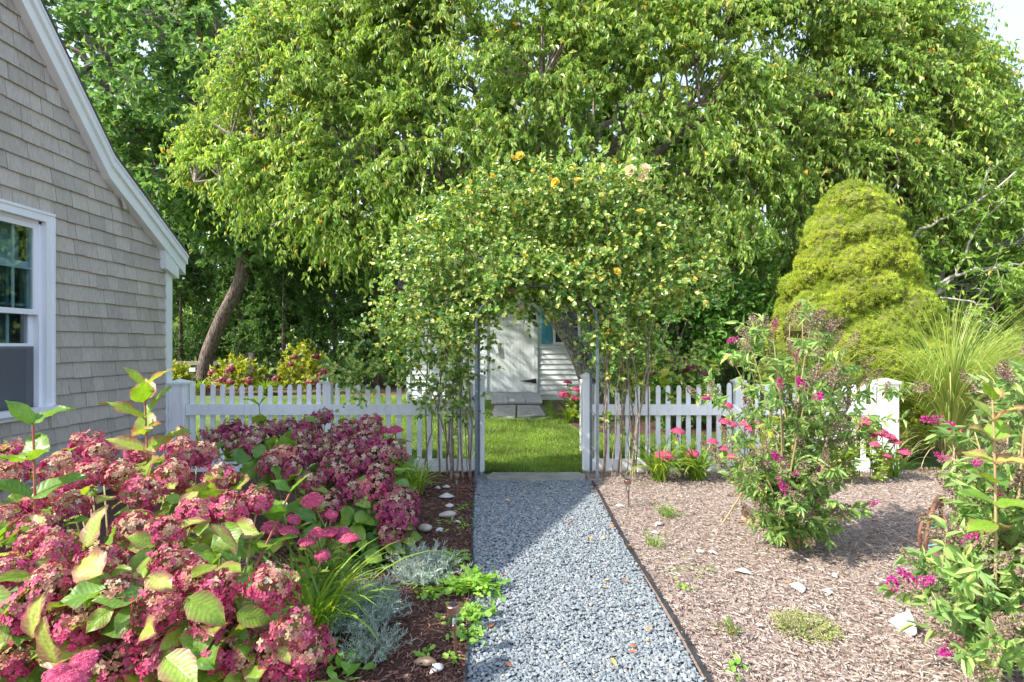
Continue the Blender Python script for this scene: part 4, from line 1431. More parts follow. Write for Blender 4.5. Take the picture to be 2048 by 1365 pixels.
def rose(name, label, blobs, bases, ntw, flowers, nhip, seed, keepout=True):
    r = np.random.default_rng(seed)
    root = empty(name, (bases[0][0], bases[0][1], 0), label, 'rose')
    wts = np.array([b[2] * b[3] * b[4] for b in blobs], float)
    wts /= wts.sum()
    k = r.choice(len(blobs), ntw, p=wts)
    B = np.array([b[:4] for b in blobs], float)[k]
    d = nrm(r.normal(size=(ntw, 3))) * (.35 + .65 * r.random(ntw) ** .5)[:, None]
    px = B[:, 0] + d[:, 0] * B[:, 2]
    py = B[:, 1] + d[:, 2] * B[:, 3]
    Y = RY + .14 + d[:, 1] * .40
    Y = Y + np.where((px > 1235) & (py > 640), .42, 0)
    if keepout:
        ko = (px > 968) & (px < 1188) & (py > 622 + 16 * np.sin(px * .11) + r.normal(0, 10, ntw))
        px, py, Y, d = px[~ko], py[~ko], Y[~ko], d[~ko]
    base = np.stack([(px - CX) / F * RY, Y, EYE - (py - CY) / F * RY], 1)
    kc = r.integers(0, len(base) // 6, len(base))        # leaf sprays gather in clumps, with gaps between
    far_ = r.random(len(base)) < .3
    near_ = np.linalg.norm(base[kc] - base, axis=1)
    cand = base[:len(base) // 6]
    for i_ in range(len(base)):
        if not far_[i_]:
            c_ = cand[np.linalg.norm(cand - base[i_], axis=1).argmin()]
            base[i_] += (c_ - base[i_]) * .55
    # shoots tied along the hoop
    a = r.uniform(.5, PI / 2, 190)
    sd = -1 if bases[0][0] < 0 else 1
    wrap = np.stack([.265 + sd * .65 * np.cos(a), 5.88 + r.uniform(-.10, .3, 190), 1.75 + .40 * np.sin(a) + r.uniform(.02, .24, 190)], 1)
    up_ = np.stack([.265 + sd * r.uniform(.68, .95, 60), 5.88 + r.uniform(-.06, .3, 60), r.uniform(1.35, 1.9, 60)], 1)
    base = np.concatenate([base, wrap, up_])
    d = np.concatenate([d, nrm(np.stack([np.full(250, .3 * sd), np.full(250, -1.0), r.normal(0, .5, 250)], 1))])
    # canes
    cn = Mix()
    nc = 7
    top = base[r.choice(len(base), nc * 2, replace=False)]
    for i in range(nc * 2):
        b = bases[i % len(bases)]
        s = np.array([b[0] + r.normal(0, .15), b[1] + r.normal(0, .06), 0])
        s[0] = min(s[0], -.47) if bases[0][0] < 0 else max(s[0], 1.02)
        e = top[i]
        inside = min(e[0], s[0]) < .93 and max(e[0], s[0]) > -.40
        mid = np.array([s[0] + (e[0] - s[0]) * (0.0 if inside else .22), (s[1] + e[1]) / 2 - .03, e[2] * (1.05 if inside else .62) + .15])
        if inside and not (-.40 < s[0] < .93): mid[0] = s[0] + .12 * np.sign(s[0])
        p = bez(s, mid, e, 14)
        p[1:-1] += r.normal(0, .012, (12, 3))
        cn.tubes(p, np.linspace(r.uniform(.006, .013), .003, 14), 6)
    cn.build('canes', M_cane, root)
    st = Mix()
    f = Mix()
    out = nrm(np.stack([d[:, 0], d[:, 1], d[:, 2] * -1], 1))
    foliage(f, base, out * .6 + np.array([0, -.1, .35]) + r.normal(0, .5, base.shape), 11, (.12, .34), T_ROUND, (.034, .062), .15, .1, .75,
            lambda n: np.clip(r.random(n) * .93 + (r.random(n) < .04) * .5, 0, 1), .0012, st, outward=out * .7 + np.array([-.1, -.25, 0]))
    # long sprays sticking out
    ns = max(8, ntw // 22)
    ks = r.choice(len(base), ns, replace=False)
    foliage(f, base[ks], out[ks] * .9 + np.array([0, 0, .8]) + r.normal(0, .3, (ns, 3)), 15, (.35, .8), T_ROUND, (.024, .046), .3, .1, .5,
            lambda n: np.clip(r.beta(2, 2, n), 0, 1), .002, st, outward=out[ks] * .4)
    st.build('twigs', M_cane, root)
    f.build('foliage', L_rose, root)
    h = Mix()
    OCT = (np.array([[1, 0, 0], [-1, 0, 0], [0, 1, 0], [0, -1, 0], [0, 0, 1.25], [0, 0, -1.25]]) * .5,
           [np.array([[0, 2, 4], [2, 1, 4], [1, 3, 4], [3, 0, 4], [2, 0, 5], [1, 2, 5], [3, 1, 5], [0, 3, 5]])], np.zeros((6, 2)))
    kk = r.choice(len(base), nhip // 5)
    hp = np.repeat(base[kk] + out[kk] * .12 + np.array([0, -.05, .03]), 5, 0) + r.normal(0, .03, (nhip // 5 * 5, 3))
    h.leaves(OCT, hp, np.repeat(np.eye(3)[None], len(hp), 0), r.uniform(.011, .02, len(hp)), r.random(len(hp)))
    h.build('rose_hips', M_hip, root, smooth=True)['kind'] = 'stuff'
    for (x, y, me, sc_) in flowers:
        R = frames(np.array([[.2, .4, 1.0]]) + r.normal(0, .25, (1, 3)), np.array([[-.2, -1, .55]]) + r.normal(0, .3, (1, 3)))[0]
        inst('flower', me, root, P(x, y, RY - .32), R, sc_)
    return root


def rosette(mat_, n=24, seed=1):
    r = np.random.default_rng(seed)
    m = Mix()
    a = np.arange(n) * 2.4
    lvl = np.linspace(0, 1, n)
    ax = np.stack([np.cos(a) * (.25 + lvl), np.sin(a) * (.25 + lvl), 1.1 - lvl * .95], 1)
    nn = np.stack([-np.cos(a), -np.sin(a), np.full(n, .7)], 1)
    m.leaves(leaf_t(3, 2, .95, .5, -.15, .6), np.zeros((n, 3)), frames(ax, nn), .035 + .03 * lvl, r.random(n) * .6 + .4 * (1 - lvl))
    return m.data('flower', mat_)


YR, CR = rosette(M_yrose), rosette(M_crose, seed=2)
rose('climbing_rose', 'climbing yellow rose covering the left side of the arch',
     [(1000, 480, 200, 120, 1), (900, 520, 130, 95, 1), (1060, 390, 120, 60, 1), (860, 590, 100, 80, .9), (830, 665, 90, 70, .7), (880, 730, 75, 70, .7), (775, 690, 70, 55, .6),
      (725, 755, 75, 38, .6), (925, 680, 38, 120, .9), (905, 810, 50, 55, .45), (690, 745, 40, 30, .5), (1010, 595, 85, 34, 1.3), (960, 610, 40, 40, 1.2)],
     [(-.66, 6.25), (-.74, 6.3), (-.55, 6.2)], 1800,
     [(1040, 314, YR, 1.0), (1025, 318, YR, .8), (1113, 367, YR, 1.1), (985, 352, YR, .5), (1052, 515, YR, .6)], 160, 31)
rose('climbing_rose', 'climbing yellow rose covering the right side of the arch',
     [(1200, 470, 190, 120, 1), (1290, 520, 140, 100, 1), (1170, 390, 130, 65, 1), (1270, 350, 55, 55, .5), (1360, 555, 90, 60, .8), (1240, 620, 95, 70, 1), (1215, 610, 45, 45, 1),
      (1270, 700, 80, 60, .6), (1360, 735, 95, 40, .5), (1310, 765, 80, 30, .35), (1222, 700, 30, 75, .7), (1110, 592, 90, 34, 1.3), (1245, 800, 40, 70, .45), (1430, 540, 30, 25, .4)],
     [(1.22, 6.28), (1.15, 6.2), (1.32, 6.3)], 1750,
     [(1155, 362, YR, .8), (1280, 425, YR, .9), (1233, 545, YR, .9), (1262, 342, CR, 1.2), (1290, 340, CR, 1.2), (1284, 356, CR, 1.1), (1390, 560, YR, .5)], 160, 32)

# ------------------------------------------------------------------ hydrangeas
def head_mesh(mat_, n, r_, fl, seed, top=.6):
    r = np.random.default_rng(seed)
    u = 1 - r.random(n) * 1.45
    a = r.random(n) * 2 * PI
    s = np.sqrt(np.clip(1 - u * u, 0, 1))
    o = np.stack([s * np.cos(a), s * np.sin(a), u], 1)
    lump = 1 + .10 * np.sin(a * 3 + seed) * s + .08 * np.sin(u * 7 + seed)
    pos = o * np.array([1, 1, .92]) * r_ * (lump * (.66 + .42 * r.random(n)))[:, None]
    ax = nrm(np.cross(o, r.normal(size=(n, 3))))
    nn = nrm(o + r.normal(0, .42, (n, 3)))
    w_ = .5
    V = [[0, 0, 0]]
    q = []
    for k in range(4):
        c, s_ = math.cos(k * PI / 2), math.sin(k * PI / 2)
        b = len(V)
        for x, y, z in ((-.34, .42, .10), (-.30, .85, .02), (.0, 1.0, -.03), (.30, .85, .02), (.34, .42, .10)):
            V.append([x * c - y * s_, x * s_ + y * c, z])
        q.append((0, b + 4, b + 3, b + 2)); q.append((0, b + 2, b + 1, b))
    T = (np.array(V), [np.array(q)], np.zeros((len(V), 2)))
    t = np.clip(top * np.clip(u + .15, 0, 1) ** 1.2 + r.random(n) * .48 - .02, 0, 1)
    m = Mix()
    m.leaves(T, pos, frames(ax, nn), r.uniform(.8, 1.2, n) * fl, t)
    st = np.stack([np.zeros((40, 3)) + np.array([0, 0, -r_ * .8]), pos[:40] * .5 + np.array([0, 0, -r_ * .2]), pos[:40] * .95], 1)
    m.tubes(st, np.full((40, 3), .0022), 3, tint=.8)
    return m.data('flower_head', mat_)


H_PINK = [head_mesh(M_floret, 150, .1, .0185, s, .5) for s in range(5)]
H_TAN = [head_mesh(M_floret, 150, .1, .018, s + 20, .62) for s in range(2)]
H_PURP = [head_mesh(M_floret2, 150, .1, .018, s + 40, .62) for s in range(4)]
H_SALM = [head_mesh(M_floret3, 200, .1, .017, 61)]
H_FAR = [head_mesh(M_floret2, 60, .1, .03, 71, .7), head_mesh(M_floret, 60, .1, .03, 72, .9)]


def leaf_set(mat_, n=5, **kw):
    out = []
    for k in range(n):
        T = leaf_t(9, 4, .60 + .05 * k, .25 - .06 * (k % 3), .10 + .13 * (k % 4), .40 + .02 * k, wave=.35 + .2 * k)
        V = T[0].copy()
        e = np.array([(i % 5 in (0, 4)) * (1 if (i // 5) % 2 else -1) for i in range(len(V))])
        V[:, 0] *= 1 + .035 * e
        out.append(mesh_data('leaf', V, T[1], mat_, uv=T[2], smooth=True))
    return out


LV = leaf_set(L_hyd)
LVG = leaf_set(L_hydg)
LVY = leaf_set(leaf_mat('hydrangea_lime_leaves', [(0, (0.20, 0.30, 0.04)), (0.5, (0.30, 0.38, 0.05)), (1, (0.42, 0.44, 0.10))], 0.45, 0.4, source='obj', veins=0.3, patch=.2))
hr = np.random.default_rng(99)


def hydrangea(label, base, heads, zf, region, nleaf, leafset, lsize, headsets, rad, normal_bias, stem_mat, fill, fill_mat, group='hydrangea bushes'):
    root = empty('hydrangea_bush', base, label, 'hydrangea', group)
    depth = lambda y, z: (EYE - z) * F / (y - CY)
    tops = []
    for (x, y, *o) in heads:
        z = zf(y)
        p = P(x, y, depth(y, z))
        hs = headsets[o[0]] if o else headsets['p']
        R = frames(hr.normal(size=(1, 3)), np.array([[0, 0, 1.0]]))[0]
        up = nrm(np.array([normal_bias[0], normal_bias[1], 1.0]) + hr.normal(0, .28, 3))
        x_ = nrm(np.cross(hr.normal(size=3), up))
        R = np.stack([x_, np.cross(up, x_), up], 1)
        s = rad(y) * 10 * hr.uniform(.86, 1.14)
        inst('flower_head', hs[hr.integers(len(hs))], root, p - np.array([0, 0, .02]), R, np.array([s, s, s * hr.uniform(.85, 1.05)]))
        tops.append(p - up * .07)
    m = Mix()
    tops = np.array(tops)
    n = len(tops)
    b = np.asarray(base)
    feet = b + (tops - b) * np.array([.55, .55, 0]) + hr.normal(0, .05, (n, 3)) * np.array([1, 1, 0])
    feet[:, 2] = 0.0
    mid = (tops + feet) / 2 + hr.normal(0, .03, (n, 3)) + np.array([0, 0, .08])
    m.tubes(np.stack([feet, (feet + mid) / 2, mid, (mid + tops) / 2 + np.array([0, 0, .02]), tops], 1), np.broadcast_to([.006, .0055, .005, .0045, .004], (n, 5)), 5)
    m.build('stems', stem_mat, root)
    cx_, cy_ = tops[:, 0].mean(), tops[:, 1].mean()
    for k in range(nleaf):
        for _ in range(30):
            x, y = hr.uniform(region[0], region[1]), hr.uniform(region[2], region[3])
            if region[4](x, y): break
        z = zf(y)
        p = P(x, y, depth(y, z)) - np.array([0, 0, hr.uniform(-.02, .11)]) + np.array([0, hr.uniform(-.06, .10), 0])
        p[2] = max(p[2], .1)
        o = nrm(np.array([p[0] - cx_, p[1] - cy_, 0]) * .8 + np.array([hr.normal(0, .5), hr.normal(0, .5) - .15, 0]))
        ax = nrm(o + np.array([0, 0, hr.normal(-.12, .35)]))
        nn = np.array([normal_bias[0] * .6, normal_bias[1] * .8, 1.0]) + hr.normal(0, .4, 3)
        s = hr.uniform(*lsize)
        inst('leaf', leafset[hr.integers(len(leafset))], root, p - ax * s * .5, frames(ax[None], nn[None])[0], s)
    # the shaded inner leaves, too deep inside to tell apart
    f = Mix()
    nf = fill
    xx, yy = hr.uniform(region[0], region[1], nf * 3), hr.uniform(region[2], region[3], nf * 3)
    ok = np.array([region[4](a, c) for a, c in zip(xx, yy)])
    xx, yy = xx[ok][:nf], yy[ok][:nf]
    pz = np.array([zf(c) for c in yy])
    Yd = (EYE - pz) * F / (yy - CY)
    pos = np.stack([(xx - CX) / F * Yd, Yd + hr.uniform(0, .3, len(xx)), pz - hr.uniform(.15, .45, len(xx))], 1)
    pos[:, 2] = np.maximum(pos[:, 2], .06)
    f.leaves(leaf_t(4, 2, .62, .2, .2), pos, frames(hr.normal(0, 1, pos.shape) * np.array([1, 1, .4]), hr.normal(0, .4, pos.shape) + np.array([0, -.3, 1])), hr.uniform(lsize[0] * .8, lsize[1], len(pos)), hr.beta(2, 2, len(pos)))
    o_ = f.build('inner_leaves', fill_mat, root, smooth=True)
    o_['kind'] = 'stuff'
    return root


def zi(*pairs):
    a, b = zip(*pairs)
    return lambda y: float(np.interp(y, a, b))


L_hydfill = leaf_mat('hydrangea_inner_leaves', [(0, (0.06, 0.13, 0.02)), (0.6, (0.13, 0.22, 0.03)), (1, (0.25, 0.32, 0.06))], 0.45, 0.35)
ff = zi((850, .98), (945, .93), (1000, .90), (1050, .86), (1130, .82), (1200, .76), (1250, .68), (1300, .60), (1365, .48))
front_heads = [(20, 941), (119, 932, 't'), (150, 960), (190, 940), (10, 1033), (82, 999), (143, 1003, 't'), (78, 1077), (17, 1132), 
               (112, 1091), (245, 944, 't'), (286, 982), (344, 948, 't'), (368, 915), (439, 951), (392, 1020), (272, 1050, 't'), (238, 1175, 't'),
               (341, 1121), (392, 1145), (439, 1172), (325, 1203), (61, 1206), (157, 1240), (238, 1312), (324, 1305), (27, 1312), (453, 1275), (490, 1302), (477, 1353),
               (586, 1249), (520, 1334), (567, 1349), (543, 1164, 't'), (364, 893), (400, 905, 't'), (512, 995), (200, 900, 't'), (280, 905, 't'),
               (30, 900), (330, 1060), (610, 1290), (175, 885), (545, 1290), (100, 1160), (200, 1120), (300, 1250), (420, 1225), (68, 1050), (460, 1010)]
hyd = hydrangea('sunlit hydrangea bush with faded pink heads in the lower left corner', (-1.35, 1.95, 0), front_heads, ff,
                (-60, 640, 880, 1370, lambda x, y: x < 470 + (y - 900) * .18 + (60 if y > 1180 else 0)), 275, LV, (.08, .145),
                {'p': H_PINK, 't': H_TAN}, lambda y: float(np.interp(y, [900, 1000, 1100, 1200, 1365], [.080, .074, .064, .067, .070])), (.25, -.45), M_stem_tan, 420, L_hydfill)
for x, y, Y, ax, nn, s in ((185, 1052, 1.72, (.1, .2, 1), (-.35, -.9, .55), .125), (172, 1130, 1.62, (-.9, .2, .35), (-.3, -.75, .75), .135), (165, 1190, 1.5, (-.9, -.3, -.1), (-.2, -.4, 1), .11),
                           (318, 1165, 1.55, (.9, -.3, -.15), (.1, -.5, 1), .09), (240, 1190, 1.6, (-.6, -.4, .2), (-.2, -.6, .9), .13), (410, 1215, 1.5, (.8, -.2, -.25), (.1, -.6, .9), .12),
                           (290, 1260, 1.42, (.4, -.6, .3), (-.2, -.8, .6), .11), (360, 1340, 1.3, (.5, -.3, -.1), (.0, -.6, .9), .13), (90, 1290, 1.35, (-.2, -.3, .8), (-.3, -.8, .5), .12),
                           (60, 1240, 1.4, (.1, -.3, .9), (-.2, -.9, .5), .11)):
    ax, nn = np.array([ax], float), np.array([nn], float)
    inst('leaf', LV[hr.integers(5)], hyd, P(x, y, Y) - nrm(ax[0]) * s * .5, frames(ax, nn)[0], s)

bf = zi((820, .86), (850, .80), (900, .68), (950, .55), (1000, .42), (1060, .24), (1120, .12))
back_heads = [(420, 872), (467, 861), (511, 867), (578, 853), (648, 831), (701, 853), (606, 872), (653, 881), (545, 855), (734, 875), (756, 906), (784, 903), (695, 895), (606, 903), (564, 911, 's'),
              (670, 931), (759, 947), (628, 961), (709, 984), (745, 981, 't'), (801, 995), (795, 1037), (784, 1066), (662, 1006), (500, 890), (545, 925), (680, 865), (480, 880), (590, 930), (720, 920),
              (640, 905), (810, 1020), (775, 1020), (690, 950), (620, 850), (740, 850)]
hydrangea('shaded hydrangea bush with purple heads before the left picket fence', (-1.6, 4.6, 0), back_heads, bf,
          (430, 815, 850, 1100, lambda x, y: x > 420 + (y - 850) * .9 and y < 1110), 215, LVG, (.12, .19),
          {'p': H_PURP, 's': H_SALM, 't': H_PINK}, lambda y: .108, (.3, -.45), M_stem_grn, 260, L_hydfill)
# hydrangea behind the right fence
hydrangea('lime-leaved hydrangea with a few pink heads behind the right fence', (2.15, 7.5, 0), [(1340, 712), (1352, 725), (1300, 742), (1405, 745), (1378, 730)],
          zi((700, 1.4535), (760, 1.055), (800, .79)), (1240, 1440, 710, 800, lambda x, y: True), 60, LVY, (.13, .2), {'p': H_PURP}, lambda y: .09, (.2, -.4), M_stem_grn, 80, L_hydfill)


# tall leafy shoots
def shoot(label, foot, top, pairs, size, leafset, stem_mat, lean=0.35):
    foot, top = np.asarray(foot, float), np.asarray(top, float)
    root = empty('hydrangea_shoot', foot, label, 'hydrangea')
    p = bez(foot, (foot + top) / 2 + np.array([.03, 0, 0]), top, 10)
    m = Mix(); m.tubes(p, np.linspace(.008, .004, 10), 7); m.build('stem', stem_mat, root, smooth=True)
    L = np.linalg.norm(top - foot)
    for i in range(pairs):
        t = 1 - .62 * (i / max(pairs - 1, 1)) * min(1, .55 / L * 1.6)
        q = foot + (top - foot) * t
        a = i * PI / 2 + .4
        for s in (0, PI):
            o = np.array([math.cos(a + s), math.sin(a + s) * .9, 0])
            rise = 1.3 - 1.15 * i / max(pairs - 1, 1)
            ax = nrm(o + np.array([0, 0, rise]) + hr.normal(0, .12, 3))
            nn = np.array([0, -.45, 1]) - o * rise * .6 + hr.normal(0, .25, 3)
            sz = size * (.55 + .45 * min(1, (i + 1) / 2.5)) * hr.uniform(.85, 1.1)
            inst('leaf', leafset[hr.integers(len(leafset))], root, q, frames(ax[None], nn[None])[0], sz)


shoot('tall leafy hydrangea shoot with red stem before the shingled wall', (-1.80, 2.72, .0), P(288, 775, 2.65), 8, .19, LV, M_stem_red)
shoot('leafy hydrangea shoot under the house window', (-1.80, 2.05, .0), P(66, 850, 2.05), 5, .165, LVG, M_stem_red)
shoot('green hydrangea shoot rising above the purple heads by the left fence', (-2.2, 4.9, 0), P(518, 812, 4.85), 4, .17, LVG, M_stem_grn)
shoot('short green hydrangea shoot beside the small fence post', (-1.7, 4.8, 0), P(632, 846, 4.75), 4, .14, LVG, M_stem_grn)
shoot('red-stemmed hydrangea shoot leaning over the pink sedum', (-1.35, 2.2, 0), P(580, 985, 2.55), 5, .15, LVG, M_stem_red)
shoot('big-leaved yellowing shoot at the right edge among butterfly bush', (2.14, 2.45, 0), P(1985, 800, 2.35), 7, .135, LV, M_stem_tan)
shoot('leafy yellow-green shoot inside the middle butterfly bush', (1.75, 4.6, 0), P(1560, 850, 4.55), 5, .16, LVY, M_stem_tan)


# hydrangeas far behind the lawn
def far_hydrangea(x, Y, h, rx, label, nh, seed):
    r = np.random.default_rng(seed)
    z0 = float(gz(Y))
    root = empty('hydrangea_bush', (x, Y, z0), label, 'hydrangea', 'hydrangeas beyond the lawn')
    n = 150
    d = nrm(r.normal(size=(n, 3)))
    d[:, 2] = np.abs(d[:, 2])
    base = np.array([x, Y, z0 + .12]) + d * np.array([rx, .4, h - .15]) * (.5 + .5 * r.random(n))[:, None]
    f, s = Mix(), Mix()
    foliage(f, base, d * .6 + np.array([0, 0, .6]), 7, (.1, .3), leaf_t(2, 2, .6, .2, .2), (.09, .17), .1, .05, .5, lambda k: r.beta(2, 2, k), .004, None, outward=d * .5)
    f.build('foliage', L_hydy, root)
    s.tubes(np.stack([np.array([x, Y, z0]) + d[:24] * np.array([.2, .15, 0]), base[:24]], 1), np.full((24, 2), .006), 4)
    s.build('stems', M_stem_tan, root)
    for k in range(nh):
        dd = nrm(np.array([r.normal(), -abs(r.normal()) - .2, abs(r.normal()) * .5]))
        p = np.array([x, Y, z0 + .12]) + dd * np.array([rx, .45, h * .75])
        inst('flower_head', H_FAR[r.integers(2)], root, p, None, r.uniform(.9, 1.3))


far_hydrangea(-7.55, 15.0, .95, .75, 'yellow-green hydrangea with mauve heads left of the grey fence post', 14, 1)
far_hydrangea(-5.75, 15.2, 1.35, .8, 'taller yellow hydrangea right of the grey fence post', 10, 2)
far_hydrangea(-9.25, 15.1, .8, .4, 'yellow hydrangea beside the house corner board', 3, 3)

# split-rail fence and a little sign beyond the lawn
rf = empty('rail_fence', (-7.7, 16.3, .2), 'old grey post-and-rail fence behind the far hydrangeas', 'fence')
m = Mix(); m.box((P(503, 0, 16.3)[0], 16.3, .75), (.13, .13, 1.12)); m.build('post', M_rail, rf)
m = Mix(); m.box((-11.2, 16.3, .75), (.13, .13, 1.12)); m.build('post', M_rail, rf)
for z in (1.0, .6):
    m = Mix(); m.box((-9.45, 16.3, z), (3.5, .06, .11), np.array(Matrix.Rotation(.012, 3, 'Y'))); m.build('rail', M_rail, rf)
sg = empty('garden_marker', P(385, 800, 14.7), 'small white marker on a thin stake beyond the left fence', 'marker')
p0 = P(385, 742, 14.7)
m = Mix(); m.tubes(np.array([[p0[0], 14.7, .17], [p0[0], 14.7, p0[2]]]), np.array([.012, .012]), 6); m.build('stake', M_metal, sg)
m = Mix(); m.box((p0[0], 14.69, p0[2] + .03), (.16, .012, .10)); m.build('plate', M_fence, sg)


# ------------------------------------------------------------------ butterfly bushes
def panicle(mat_, n, seed, fl):
    r = np.random.default_rng(seed)
    t = r.random(n) ** .8
    a = r.random(n) * 2 * PI
    w_ = .5 * (1 - t) ** .7 + .08
    o = np.stack([np.cos(a), np.sin(a), np.zeros(n)], 1)
    pos = np.stack([o[:, 0] * w_ * .34, o[:, 1] * w_ * .34, t - .02 * 0], 1)
    pos[:, 0] += .10 * t ** 2
    m = Mix()
    m.leaves(hexleaf(.7, .3, .1), pos, frames(o + np.array([0, 0, .5]) + r.normal(0, .35, (n, 3)), r.normal(size=(n, 3))), r.uniform(.7, 1.2, n) * fl, r.random(n))
    m.tubes(np.array([[0, 0, -.25], [.02, 0, .4], [.10, 0, 1.0]]), np.array([.014, .012, .006]), 4, tint=.4)
    return m


PAN_B = [panicle(M_spent, 130, s, .10).data('spent_panicle', M_spent) for s in range(3)]
PAN_M = [panicle(M_mag, 110, s + 9, .13).data('flower_panicle', M_mag) for s in range(2)]


def butterfly(label, base, tips, leaf, size, npan, nmag, seed, plen, side=5):
    r = np.random.default_rng(seed)
    base = np.asarray(base, float)
    root = empty('butterfly_bush', base, label, 'butterfly bush', 'butterfly bushes')
    tips = np.asarray(tips, float)
    n = len(tips)
    feet = base + r.normal(0, .05, (n, 3)) * np.array([1, 1, 0])
    mid = feet + (tips - feet) * np.array([.38, .38, .62])
    t = np.linspace(0, 1, 12)[None, :, None]
    st = (1 - t) ** 2 * feet[:, None] + 2 * t * (1 - t) * mid[:, None] + t ** 2 * tips[:, None]
    s = Mix()
    s.tubes(st, np.broadcast_to(np.linspace(.010, .003, 12), (n, 12)), 6)
    # side shoots
    NS = n * side
    k = np.repeat(np.arange(n), side)
    q = r.uniform(.12, 1, NS)
    i0 = np.minimum((q * 11).astype(int), 10)
    b = st[k, i0] + (st[k, i0 + 1] - st[k, i0]) * (q * 11 - i0)[:, None]
    o = np.stack([b[:, 0] - base[0], b[:, 1] - base[1], np.zeros(NS)], 1)
    d = nrm(o * .8 + r.normal(0, .7, (NS, 3)) * np.array([1, 1, .3]) + np.array([0, 0, .55]))
    f = Mix()
    pts = foliage(f, b, d, leaf, (.14, .34), hexleaf(.34, .4, .30), size, .12, .30, .6, lambda m_: r.beta(2, 2, m_) * .94 + (r.random(m_) < .015) * .2, .003, s, outward=nrm(o) * .3)
    s.build('stems', M_stem_tan, root)
    f.build('foliage', L_budd, root)
    ends = np.concatenate([tips, pts[:, -1]])
    ed = np.concatenate([nrm(st[:, -1] - st[:, -3]), nrm(pts[:, -1] - pts[:, -3])])
    pick = r.permutation(len(ends))[:npan]
    pick = np.concatenate([np.arange(n), pick])
    for c, e in enumerate(pick):
        mag = c % max(1, len(pick) // max(nmag, 1)) == 1
        up = nrm(ed[e] + r.normal(0, .3, 3) + np.array([0, 0, .15 if not mag else -.1]))
        x_ = nrm(np.cross(r.normal(size=3), up))
        R = np.stack([x_, np.cross(up, x_), up], 1)
        L = r.uniform(*plen) * (.8 if mag else 1)
        inst('flower_panicle' if mag else 'spent_panicle', (PAN_M if mag else PAN_B)[r.integers(2)], root, ends[e], R, L)
    return root


A0 = np.array([2.10, 4.08, 0])
tipsA = [P(x, y, Y) for x, y, Y in ((1440, 800, 4.0), (1470, 730, 4.2), (1500, 690, 3.9), (1530, 660, 4.1), (1580, 650, 4.3), (1620, 660, 3.8), (1650, 670, 4.1), (1690, 700, 4.0), (1730, 760, 4.2),
                                     (1770, 790, 3.9), (1460, 880, 3.7), (1450, 930, 4.0), (1500, 950, 3.7), (1560, 780, 3.7), (1620, 770, 3.6), (1680, 830, 3.7), (1720, 900, 4.1), (1500, 830, 4.4),
                                     (1650, 930, 3.7), (1560, 920, 3.6), (1590, 720, 3.9), (1700, 780, 4.3), (1530, 1020, 3.8), (1660, 1030, 3.9), (1600, 1000, 3.6), (1545, 665, 4.0), (1605, 640, 4.1), (1665, 690, 4.2), (1490, 700, 4.1))]
butterfly('butterfly bush with brown spent spikes in the middle of the sunlit mulch bed', A0, tipsA, 20, (.05, .09), 140, 14, 5, (.10, .17), 9)
B0 = np.array([2.5, 2.75, 0])
tipsB = [P(x + (90 if x < 1925 and y < 1000 else 20), y + (75 if y < 950 else 15), Y) for x, y, Y in ((2040, 640, 2.9), (2000, 700, 3.0), (1960, 740, 3.1), (1930, 790, 3.1), (1890, 840, 3.1), (1870, 900, 3.0), (1880, 950, 3.1), (2060, 700, 2.7), (2030, 760, 2.6),
                                     (1980, 850, 2.7), (1940, 900, 2.8), (2080, 640, 2.6), (2010, 920, 2.5), (1820, 1150, 2.3), (1860, 1160, 2.4), (1900, 1120, 2.5),
                                     (1950, 1180, 2.3), (2000, 1250, 2.1), (2040, 1100, 2.2), (1900, 1260, 2.2), (1960, 1320, 2.05), (2060, 1320, 2.0), (2100, 900, 2.5), (2060, 980, 2.4), (2030, 1020, 2.7), (1990, 1060, 2.6), (2080, 1120, 2.3), (1960, 1000, 3.0), (1880, 1200, 2.3), (2020, 840, 3.0), (2070, 760, 2.9))]
butterfly('large butterfly bush with magenta flowers along the right edge', B0, tipsB, 18, (.045, .09), 150, 26, 6, (.09, .16), 11)


